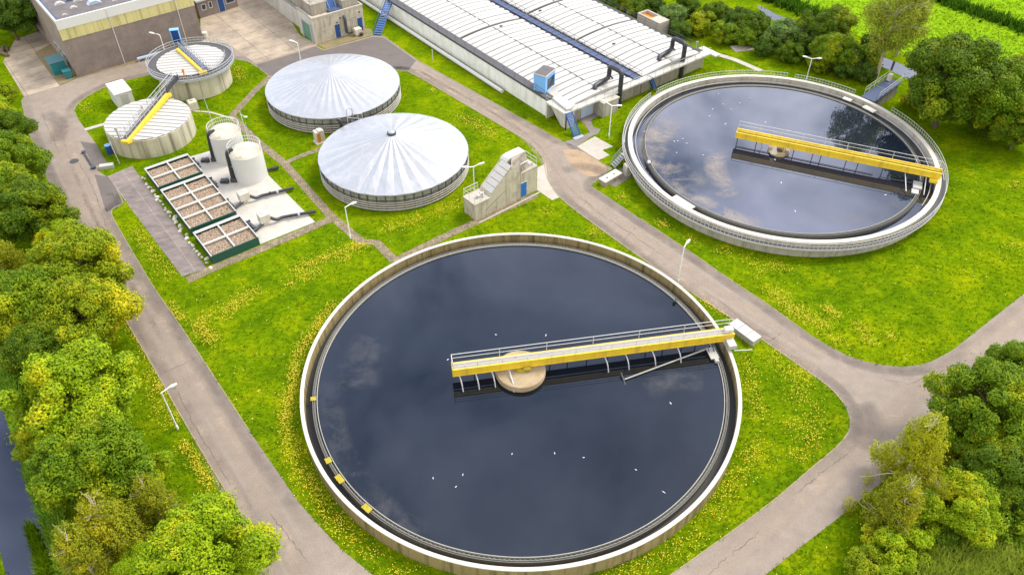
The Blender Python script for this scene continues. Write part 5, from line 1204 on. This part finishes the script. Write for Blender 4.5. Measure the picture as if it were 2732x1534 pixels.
# left row, from the far end towards the camera
for a in [
 (15,30,60,'maple_b','leaf_dark','dark green tree at the top left corner beside the brick hall','tree',G5),
 (75,25,48,'maple_c','leaf_dark','dark green tree touching the left wall of the brick hall','tree',G5),
 (100,-30,55,'maple_a','leaf_deep','dark green tree half cut off above the left wall of the brick hall','tree',G5),
 (-4,245,35,'bush_a','leaf_gold','small yellow green bush left of the pale paving','bush',G1),
 (-17,300,48,'bush_b','leaf_lime','lime green bush at the far end of the left tree row','bush',G1),
 (16,345,54,'maple_c','leaf_deep','mid green tree beside the road bend at the left edge','tree',G1),
 (28,430,73,'maple_b','leaf_mid','green tree left of the road opposite the nearer covered tank','tree',G1),
 (-2,520,79,'maple_a','leaf_mid','green tree at the left edge, behind the one leaning over the road','tree',G1),
 (83,565,82,'maple_a','leaf_deep','deep green tree leaning over the road opposite the biofilters','tree',G1),
 (206,705,104,'maple_a','leaf_gold','yellow green maple over the road, opposite the long slab strip','tree',G1),
 (-7,690,79,'birch_b','leaf_olive','olive birch with pale bare branches at the left edge','tree',G1),
 (68,810,102,'maple_b','leaf_mid','green maple behind the broad one at the left verge','tree',G1),
 (223,835,110,'maple_c','leaf_gold','broad green maple reaching over the left road edge','tree',G1),
 (118,930,84,'maple_b','leaf_deep','darker green tree below the broad maple at the left verge','tree',G1),
 (203,1065,140,'maple_a','leaf_lime','large green tree with yellow left side, left of the verge lamp','tree',G1),
 (243,1225,126,'maple_b','leaf_mid','green tree with layered branches just below the verge lamp','tree',G1),
 (373,1265,63,'maple_c','leaf_lime','small lime green tree at the verge near the bottom left','tree',G1),
 (285,1400,125,'birch_b','leaf_olive','drooping olive birch with pale branches at the bottom left','tree',G1),
 (405,1335,80,'birch_a','leaf_olive','slim olive birch between the lime trees at the bottom left','tree',G1),
 (215,1480,95,'birch_a','leaf_olive','olive birch cut by the bottom edge beside the ditch','tree',G1),
 (-22,860,65,'maple_c','leaf_lime','lime green tree cut by the left edge beside the ditch bank','tree',G1),
 (163,640,56,'maple_b','leaf_lime','lime green tree close to the road above the yellow green maple','tree',G1),
 (133,1150,74,'maple_c','leaf_gold','yellow green tree at the bank side of the large verge tree','tree',G1),
 (538,1475,140,'maple_c','leaf_lime','bright lime green maple at the bottom edge beside the left road','tree',G1),
 (383,1530,70,'maple_a','leaf_lime','lime green tree in the bottom edge left of the bright maple','tree',G1),
 # bottom right
 (2630,1075,110,'maple_b','leaf_mid','green maple beside the road fork at the right','tree',G2),
 (2715,985,70,'maple_a','leaf_mid','green maple at the right edge above the road fork maple','tree',G2),
 (2600,1165,80,'maple_c','leaf_mid','mid green tree between the road fork maple and the golden birch','tree',G2),
 (2735,1215,85,'maple_b','leaf_mid','mid green tree at the right edge above the reeds','tree',G2),
 (2630,1360,62,'bush_b','leaf_mid','green bush between the bright shrubby tree and the right edge shrub','bush',G2),
 (2520,1425,52,'bush_a','leaf_deep','deep green bush at the near end of the right corner shrubs','bush',G2),
 (2725,1120,90,'maple_c','leaf_deep','deep green tree at the right edge below the road fork','tree',G2),
 (2450,1200,105,'birch_a','leaf_yellow','golden yellow birch standing by the lower right road','tree',G2),
 (2400,1345,108,'birch_b','leaf_olive','olive drooping birch with pale branches by the lower right road','tree',G2),
 (2480,1325,62,'birch_a','leaf_olive','thin olive birch between the golden birch and the shrubs','tree',G2),
 (2575,1250,66,'bush_a','leaf_olive','dull olive shrub behind the golden birch','bush',G2),
 (2570,1345,85,'maple_c','leaf_lime','bright green shrubby tree at the lower right','tree',G2),
 (2680,1270,85,'maple_a','leaf_deep','dark green tree at the lower right edge','tree',G2),
 (2690,1380,70,'bush_b','leaf_mid','green shrub at the right edge above the reeds','bush',G2),
 (2385,1460,75,'bush_a','leaf_lime','light green shrub at the bottom of the right road verge','bush',G2),
 (2330,1515,60,'bush_b','leaf_gold','yellow green shrub cut by the bottom edge at the right','bush',G2),
 (2450,1420,55,'bush_b','leaf_lime','light green shrub just below the drooping birch','bush',G2),
 # back right
 (2545,210,112,'maple_a','leaf_deep','big round dark green tree behind the blue platform','tree',G4),
 (2470,255,48,'bush_a','leaf_olive','olive bush between the blue platform and the big round tree','bush',G4),
 (2680,255,92,'maple_b','leaf_mid','green tree right of the big round tree','tree',G4),
 (2725,335,58,'maple_c','leaf_deep','deep green tree at the right edge below the back trees','tree',G4),
 (2640,310,52,'bush_b','leaf_deep','dark bush at the foot of the back right trees','bush',G4),
 (2755,215,70,'maple_a','leaf_gold','yellow green tree at the right edge by the field','tree',G4)]:
    tree(*a[:7], group=a[7], name={'tree':'tree','bush':'bush'}[a[6]])
t = tree(2337,208,62,'tall_birch','leaf_birch','tall slim grey green birch rising behind the right tank lamp','tree',G4,1.0,'tree',True)
t = tree(2392,150,40,'tall_birch','leaf_birch','second grey green birch close behind the tall slim birch','tree',G4,1.15,'tree',True)
# shrub row behind the basin building and right tank
row = [(1655,5,34),(1700,22,34),(1745,8,36),(1790,42,38),(1830,12,38),(1812,75,30),(1868,62,38),(1905,30,36),(1935,88,36),(1965,50,38),(1990,100,30),(2018,70,42),(2045,122,32),(2088,85,46),(2110,140,34),(2150,108,44),(2190,160,36),(2215,72,60),(2228,135,50),(2262,172,38),(2300,150,44),(2330,120,36),(2310,195,30),(1600,-10,30),(1690,-20,36)]
lm = ['leaf_mid','leaf_deep','leaf_dark','leaf_bluegreen','leaf_deep','leaf_dark','leaf_gold','leaf_deep','leaf_mid','leaf_dark']
for i, (x, y, r) in enumerate(row):
    m_ = lm[i%10]; cn = {'leaf_mid':'green','leaf_deep':'deep green','leaf_dark':'dark green','leaf_bluegreen':'grey green','leaf_gold':'yellow green'}[m_]
    tree(x, y, r, ('bush_a','bush_b')[i%2] if r < 50 else 'maple_c', m_, '%s shrub in the dense row behind the basin building and right tank' % cn, 'shrub', G3+', '+cn, 1.0, 'shrub')

def in_poly(P, poly):
    x, y = P[:,0], P[:,1]; r = np.zeros(len(P),bool); n = len(poly)
    for i in range(n):
        x0, y0 = poly[i][0], poly[i][1]; x1, y1 = poly[(i+1)%n][0], poly[(i+1)%n][1]
        if y0 == y1: continue
        c = ((y0 > y) != (y1 > y)) & (x < (x1-x0)*(y-y0)/(y1-y0)+x0); r ^= c
    return r
def blocked(P):
    b = in_poly(P, ROAD2D)
    for q in PADS: b |= in_poly(P, q)
    for q in (DITCH, D2): b |= in_poly(P, [(v.x,v.y) for v in q])
    for c, r in ((C1,20.3),(C2,19.3),(DOME1,9.4),(DOME2,9.4),(T1c,5.1),(T2c,5.6)): b |= np.hypot(P[:,0]-c.x, P[:,1]-c.y) < r
    for pts, w in PATHS:
        for a, e in zip(pts[:-1], pts[1:]):
            d = np.array([e.x-a.x, e.y-a.y]); L = d@d; tt = np.clip(((P-np.array([a.x,a.y]))@d)/L,0,1)
            b |= np.hypot(*(P-np.array([a.x,a.y])-tt[:,None]*d).T) < w/2
    for o, a, x0, y0, x1, y1 in ((BO2,BA,-.4,-.2,28.2,63),(Vector((-31,120.3,0)),ca_,-.3,-.3,9,35),(Vector((-64.66,109.54,0)),ka,-.2,-.2,20,27),(b0,ra,-.1,-.8,9.6,2.2),(BO,bang,-.1,-.1,21.4,5.6)):
        c, s = math.cos(a), math.sin(a); X = P[:,0]-o.x; Y = P[:,1]-o.y; u = X*c+Y*s; v = -X*s+Y*c
        b |= (u > x0) & (u < x1) & (v > y0) & (v < y1)
    return b
def px_ground(n, x0, x1, y0, y1, rg):
    px = x0+(x1-x0)*rg.random(n); py = y0+(y1-y0)*rg.random(n)
    x = (px-PW/2)/FPX; y = -(py-PH/2)/FPX; dz = -math.sin(PITCH)+y*math.cos(PITCH); t = CAM_H/-dz
    return np.stack([x*t, (math.cos(PITCH)+y*math.sin(PITCH))*t],1)
def blades(P, h, w, nb, m, name, lean=.8, rg=None, z0=0.0):
    n = len(P); V = []
    for k in range(nb):
        a = rg.random(n)*2*math.pi; hh = h*(.5+.8*rg.random(n)); ln = hh*lean*(.3+.9*rg.random(n)); off = rg.normal(0,.08,(n,2))
        dx, dy = np.cos(a), np.sin(a); bx = P[:,0]+off[:,0]; by = P[:,1]+off[:,1]
        V.append(np.stack([np.stack([bx-dy*w/2, by+dx*w/2, np.full(n,z0)],1), np.stack([bx+dy*w/2, by-dx*w/2, np.full(n,z0)],1), np.stack([bx+dx*ln, by+dy*ln, z0+hh],1)],1))
    V = np.concatenate(V,0).reshape(-1,3)
    return fast_mesh(name, V, np.arange(len(V)).reshape(-1,3), m)
def stuff(name, me):
    o = link(bpy.data.objects.new(name, me)); o['kind'] = 'stuff'; return o
rg = np.random.default_rng(99)
P = px_ground(70000, -300, 3000, -120, 1650, rg); P = P[~blocked(P)]; P = P[~in_poly(P, [(v.x,v.y) for v in FIELD])]
stuff('grass', blades(P, .22, .09, 2, 'grass_blade', 'grass', 1.1, rg))
bank = spoly([(-60,960),(40,1000),(120,1250),(230,1560),(175,1580),(120,1400),(60,1200),(20,1060)])
P = px_ground(30000, -100, 260, 940, 1600, rg); P = P[in_poly(P,[(v.x,v.y) for v in bank])]; P = P[~in_poly(P,[(v.x,v.y) for v in DITCH])]
MATS['bank_blade'] = mat('bank_blade', (.15,.30,.004), .9, var=.35, scale=.7)
stuff('bank_grass', blades(P, .6, .14, 3, 'bank_blade', 'bank_grass', 1.1, rg))
reedp = spoly([(2440,1430),(2520,1385),(2620,1400),(2780,1360),(2800,1600),(2420,1600)]); P = px_ground(9000,2400,2820,1340,1620,rg); P = P[in_poly(P,[(v.x,v.y) for v in reedp])]
stuff('reed_bed', blades(P, 1.7, .22, 4, 'reed_leaf', 'reed_bed', .9, rg))
rp2 = spoly([(75,1400),(92,1410),(125,1480),(150,1560),(112,1560),(95,1470)]); P = px_ground(5000,60,170,1390,1570,rg); P = P[in_poly(P,[(v.x,v.y) for v in rp2])]
stuff('ditch_reeds', blades(P[:900], .9, .12, 3, 'grass_blade', 'ditch_reeds', .5, rg))
# field crop rows
P = px_ground(34000, 1990, 3000, -150, 420, rg); P = P[in_poly(P,[(v.x,v.y) for v in FIELD])]
MATS['crop_leaf'] = MATS['field_ground']
stuff('crop', blades(P, .22, .16, 2, 'crop_leaf', 'crop', 1.4, rg))
for nm, ln, w in (('crop_row', [(2440,-25),(2506,0),(2620,40),(2732,80),(2900,140)], .9), ('hedge_row', [(2040,-25),(2085,5),(2130,25),(2175,43)], 1.2)):
    Q = smoothline(spoly(ln), 2); pts = []
    for a, e in zip(Q[:-1], Q[1:]):
        k = int((e-a).length*45); f = rg.random(k); pts.append(np.stack([a.x+(e.x-a.x)*f, a.y+(e.y-a.y)*f],1)+rg.normal(0,w,(k,2)))
    stuff(nm, blades(np.concatenate(pts), 1.0, .34, 3, 'field_row', nm, .8, rg))
# yellow flowers in the grass
FL = []
def fl(ox, oy, pts, w, dens, s=3.766): FL.append(([at(ox+x/s, oy+y/s) for x, y in pts], w, dens))
fl(683,768,[(800,180),(740,240),(640,350),(600,430),(520,540),(450,640),(410,740),(395,850),(395,950),(355,1060),(330,1180),(300,1300),(285,1440)], .35, 60)
fl(683,1150,[(330,20),(345,150),(400,290),(500,450),(560,560),(640,680),(740,820),(830,920),(920,1000),(1000,1100)], .55, 55)
fl(683,1150,[(1000,1100),(1140,1220),(1260,1320),(1420,1420),(1600,1450)], .6, 22)
fl(1366,1150,[(2480,80),(2350,380),(2200,520),(2100,720),(1980,860)], .6, 34)
fl(1366,1150,[(1900,1050),(1640,1160),(1450,1290),(1200,1430),(1000,1470)], .6, 30)
fl(1366,768,[(2300,700),(2400,850),(2360,1000),(2450,1150),(2500,1400)], .5, 26)
fl(2049,768,[(60,700),(240,860),(340,930),(420,960)], .9, 55)
fl(2049,768,[(300,980),(300,1100),(420,1200),(560,1280)], .8, 22)
fl(2049,768,[(80,1390),(250,1420),(400,1370),(560,1370)], .7, 26)
fl(2049,1150,[(230,190),(300,290),(470,40),(340,60)], .5, 24)
fl(683,384,[(930,1040),(1090,1010),(960,1080),(830,1110),(700,1150),(600,1190),(500,1230),(380,1290)], .55, 60)
fl(683,384,[(640,1290),(520,1340),(430,1390),(300,1440)], .4, 40); fl(683,384,[(950,1140),(870,1200)], .3, 40)
fl(0,768,[(2560,40),(2480,90),(2380,170),(2290,230),(2260,300)], .6, 70); fl(0,768,[(2100,270),(1990,380),(2040,460),(2120,510),(2200,570)], .5, 70); fl(0,768,[(1720,150),(1790,260),(1850,350)], .3, 40)
fl(0,768,[(1470,880),(1540,950),(1600,1260),(1700,1380)], .5, 26)
fl(0,1150,[(1830,120),(1920,240),(1990,350),(2060,470),(2130,600)], .3, 60)
fl(2049,768,[(30,40),(200,200),(330,250),(410,320),(480,400),(560,370)], .6, 70); fl(2049,768,[(530,200),(640,250),(720,290)], .3, 60); fl(2049,768,[(870,390),(1010,450)], .4, 40); fl(2049,768,[(950,510),(1050,560)], .3, 60); fl(2049,768,[(1160,500),(1220,490)], .4, 60); fl(2049,768,[(640,530),(760,580)], .4, 40)
fl(1366,384,[(1460,800),(1560,840)], .35, 60); fl(1366,384,[(1080,540),(1180,600)], .3, 30); fl(1366,384,[(2050,1060),(2170,1110)], .5, 40); fl(1366,384,[(2400,1150),(2560,1400)], .8, 24); fl(1366,384,[(280,690),(400,700)], .5, 30); fl(1366,384,[(750,910),(880,890),(830,960)], .5, 24); fl(1366,384,[(1750,950),(1900,1030)],.6,16)
fl(683,0,[(2030,1190),(2180,1240),(2290,1300),(2400,1390)], .7, 55); fl(683,0,[(1750,920),(1790,930)], .3, 60); fl(0,0,[(2350,680),(2420,760),(2400,850)], .6, 40); fl(0,0,[(800,1040),(900,1140)], .5, 24)
fl(683,384,[(2080,580),(1950,640),(1750,720),(1550,790),(1300,880)], .5, 34); fl(0,384,[(1400,860),(1500,1080),(1600,1200),(1720,1330)], .6, 40); fl(2049,384,[(2520,400),(2440,460)], .4, 26); fl(2049,384,[(60,1240),(280,1290)], .5, 30); fl(2049,384,[(2350,1150),(2540,1010)], .7, 16)
fl(0,768,[(1280,380),(1420,600),(1560,900),(1750,1250),(1850,1420)], .25, 22); fl(1366,768,[(1850,60),(2000,200),(2130,290)], .3, 22)
Vp = []
for pts, w, dens in FL:
    for a, e in zip(pts[:-1], pts[1:]):
        L = (e-a).length; k = max(2, int(L*dens*1.5)); f = rg.random(k); c = np.stack([a.x+(e.x-a.x)*f, a.y+(e.y-a.y)*f],1)
        cl = c[rg.integers(0,k,max(1,k//26))]; c = np.where(rg.random((k,1))<.78, cl[rg.integers(0,len(cl),k)]+rg.normal(0,.24,(k,2)), c)
        Vp.append(c+rg.normal(0,w,(k,2)))
FP = np.concatenate(Vp); FP = FP[~blocked(FP)]; n = len(FP)
C = np.c_[FP, .16+.22*rg.random(n)]; N = np.c_[rg.normal(0,.35,(n,2)), np.ones(n)]
stuff('wildflowers', leaves_mesh('wildflowers', C, N, .092, 'flower_yellow', rg, .9))
P = px_ground(1300, -100, 2800, 300, 1600, rg); P = P[~blocked(P)]; P = P[~in_poly(P,[(v.x,v.y) for v in FIELD])]; n = len(P)
MATS['daisy_white'] = mat('daisy_white', (.62,.62,.30), .9, var=.2)
stuff('daisies', leaves_mesh('daisies', np.c_[P, .1+.1*rg.random(n)], np.c_[rg.normal(0,.3,(n,2)), np.ones(n)], .085, 'daisy_white', rg, .9))

# ================================================================== BIRDS ON THE WATER
def bird_mesh():
    b = MB(); rings = [(-.30,.01,.05),(-.22,.045,.06),(-.10,.10,.08),(.02,.115,.085),(.12,.085,.10),(.18,.045,.15),(.22,.05,.18),(.27,.035,.18),(.33,.008,.17)]
    n = 8
    for x, r, z in rings: b.v += [(x, r*math.cos(2*math.pi*q/n), z+r*.8*math.sin(2*math.pi*q/n)) for q in range(n)]
    for i in range(len(rings)-1):
        for q in range(n): b.f.append((i*n+q, i*n+(q+1)%n, (i+1)*n+(q+1)%n, (i+1)*n+q))
    return b.smooth().mesh('gull', 'bird_white')
def wing_mesh(s):
    return MB().add([(.08,s*.10,.13),(-.05,s*.125,.14),(-.32,s*.05,.10),(-.12,s*.04,.17),(.05,s*.04,.18)], [(0,1,2,3,4)]).mesh('wing', 'bird_grey')
gm = bird_mesh(); wm = [wing_mesh(1), wing_mesh(-1)]
def gull(p, z, sc_, label, group):
    o = link(bpy.data.objects.new('gull', gm)); o.location = at(*p, z+.005); o.location.z = z-.02; o.rotation_euler = (0,0,rng.random()*6.28); o.scale = (sc_*.5,)*3
    tag(o, label, 'gull', group)
    for w in wm: link(bpy.data.objects.new('wing', w), o)
Dp = [(1425,368),(1488,510),(1343,580),(1297,677),(1718,495),(1855,430),(1605,582),(1522,780),(2068,760),(413,888),(935,985),(818,1020),(865,1015),(985,1048),(850,1175),(1210,1210),(2203,1272)]
for x, y in Dp: gull((1640+x/5.152, 180+y/5.152), W2, 1.0, 'small white gull floating on the right tank', 'gulls on the right tank')
for x, y in [(2288,355),(2480,745)]: gull((1640+x/5.152, 420+y/5.152), W2, 1.1, 'white gull floating in front of the right tank bridge', 'gulls in front of the right bridge')
gull((2100+1348/5.152, 420+520/5.152), W2, 1.1, 'white gull floating near the right end of the right tank water', None)
for x, y, ox, oy, s in [(860,320,1180,840,6.026),(1665,330,1180,840,6.026)]: gull((ox+x/s, oy+y/s), W1, .9, 'white gull floating just behind the front tank bridge', 'gulls behind the front bridge')
gull((1180+90/6.026, 840+720/6.026), W1, .9, 'white gull floating off the left tip of the front bridge', None)
for x, y, ox, oy in [(428,222,1366,1150),(720,264,1366,1150),(1245,387,1366,1150),(0,228,1366,1150),(2078,437,683,1150),(1780,472,683,1150),(2008,558,683,1150)]: gull((ox+x/3.766, oy+y/3.766), W1, .7, 'small white gull floating on the open near half of the front tank', 'gulls on the near half of the front tank')
gull((1640+770/5.164, 800+1425/5.164), W1, .9, 'white gull floating below the scum beam of the front tank', None)
solo('feather', MB().add([(-.2,0,.02),(0,.03,.03),(.2,0,.02),(0,-.03,.03)], [(0,1,2,3)]), 'bird_white', 'thin white feather floating near the right rim of the front tank', 'feather', at(1366+1525/3.766,1150+612/3.766,W1), R(-40))
p = at(1731,436,W2+.1); dk = thing('duck', 'brown, white and black duck sitting at the left weir of the right tank', 'duck', p, R(-60))
b = MB(); n = 12; rings = [(-.50,.02,.12),(-.36,.13,.14),(-.1,.23,.17),(.12,.22,.18),(.28,.12,.26),(.33,.08,.38),(.36,.085,.48),(.42,.08,.50),(.48,.04,.49)]
for x, r, z in rings: b.v += [(x, r*math.cos(2*math.pi*q/n), z+r*.85*math.sin(2*math.pi*q/n)) for q in range(n)]
for i in range(len(rings)-1):
    for q in range(n): b.f.append((i*n+q, i*n+(q+1)%n, (i+1)*n+(q+1)%n, (i+1)*n+q))
part('body', b.smooth(), 'bird_white', dk)
for s in (1,-1): part('wing', MB().add([(.15,s*.2,.22),(-.2,s*.245,.24),(-.55,s*.1,.2),(-.2,s*.1,.36),(.12,s*.1,.36)], [(0,1,2,3,4)]), 'bird_brown' if s > 0 else 'bird_dark', dk)
part('head', MB().lathe([(0,-.09),(.07,-.06),(.095,0),(.07,.07),(0,.095)], 12, closed=False).smooth(), 'bird_dark', dk).location = (.41,0,.52)
part('beak', MB().add([(.48,.035,.49),(.48,-.035,.49),(.60,0,.47),(.48,0,.53)], [(0,1,2),(0,2,3),(1,3,2)]), 'yellow_pad', dk)

# ================================================================== LIGHT, SKY, CAMERA
SUN_EL, SUN_AZ = 52.0, 58.0
w = bpy.data.worlds.new('World'); scene.world = w; w.use_nodes = True
n = w.node_tree; bg = n.nodes['Background']
sky = n.nodes.new('ShaderNodeTexSky'); sky.sky_type = 'NISHITA'; sky.sun_disc = False
sky.sun_elevation = R(SUN_EL); sky.sun_rotation = R(SUN_AZ); sky.air_density = 1.0; sky.dust_density = 1.5
tc = n.nodes.new('ShaderNodeTexCoord'); sx = n.nodes.new('ShaderNodeSeparateXYZ'); n.links.new(tc.outputs['Generated'], sx.inputs[0])
def mth(op, a, b=None):
    k = n.nodes.new('ShaderNodeMath'); k.operation = op
    for i, v in enumerate((a, b)):
        if v is None: continue
        if isinstance(v, (int,float)): k.inputs[i].default_value = v
        else: n.links.new(v, k.inputs[i])
    return k.outputs[0]
zz = mth('ADD', mth('MAXIMUM', sx.outputs[2], 0.0), .18)
cb_ = n.nodes.new('ShaderNodeCombineXYZ'); n.links.new(mth('DIVIDE', sx.outputs[0], zz), cb_.inputs[0]); n.links.new(mth('DIVIDE', sx.outputs[1], zz), cb_.inputs[1])
nz = n.nodes.new('ShaderNodeTexNoise'); nz.inputs['Scale'].default_value = 3.4; nz.inputs['Detail'].default_value = 8; nz.inputs['Roughness'].default_value = .58; nz.inputs['Distortion'].default_value = .3
n.links.new(cb_.outputs[0], nz.inputs['Vector'])
mask = ramp(n, nz.outputs['Fac'], [(.38,(.05,.05,.05)),(.50,(.55,.55,.55)),(.66,(1,1,1))])
cl = ramp(n, sx.outputs[2], [(0,(12,12.0,12)),(.42,(14.5,14.6,17)),(.58,(12.5,13.2,17)),(.72,(6.6,7.7,10.8)),(.9,(8,8.8,11)),(1,(11,10.8,10.4))])
wm = ramp(n, mth('ADD', mth('MULTIPLY', sx.outputs[1], .5), .5), [(.40,(1,1,1)),(.66,(0,0,0))])
cl = mix(n, wm, cl, (13.5,12.4,10.8))
n.links.new(mix(n, mask, sky.outputs[0], cl), bg.inputs['Color']); bg.inputs['Strength'].default_value = .12
sun = bpy.data.lights.new('sun', 'SUN'); sun.energy = 1.9; sun.angle = R(18); sun.color = (1,.92,.78)
so = link(bpy.data.objects.new('sun', sun)); so.rotation_euler = (R(-(90-SUN_EL)), 0, R(-SUN_AZ)); so.location = (0,60,120)
cam = bpy.data.cameras.new('camera'); cam.sensor_width = 36; cam.lens = 36*FPX/PW; cam.clip_start = .5; cam.clip_end = 4000
co = link(bpy.data.objects.new('camera', cam)); co.location = (0,0,CAM_H); co.rotation_euler = (math.pi/2-PITCH, 0, 0)
scene.camera = co
scene.render.engine = 'CYCLES'
scene.render.resolution_x = 1024; scene.render.resolution_y = 574
vs = scene.view_settings; vs.view_transform = 'Standard'; vs.look = 'None'; vs.exposure = 1.0; vs.gamma = 1
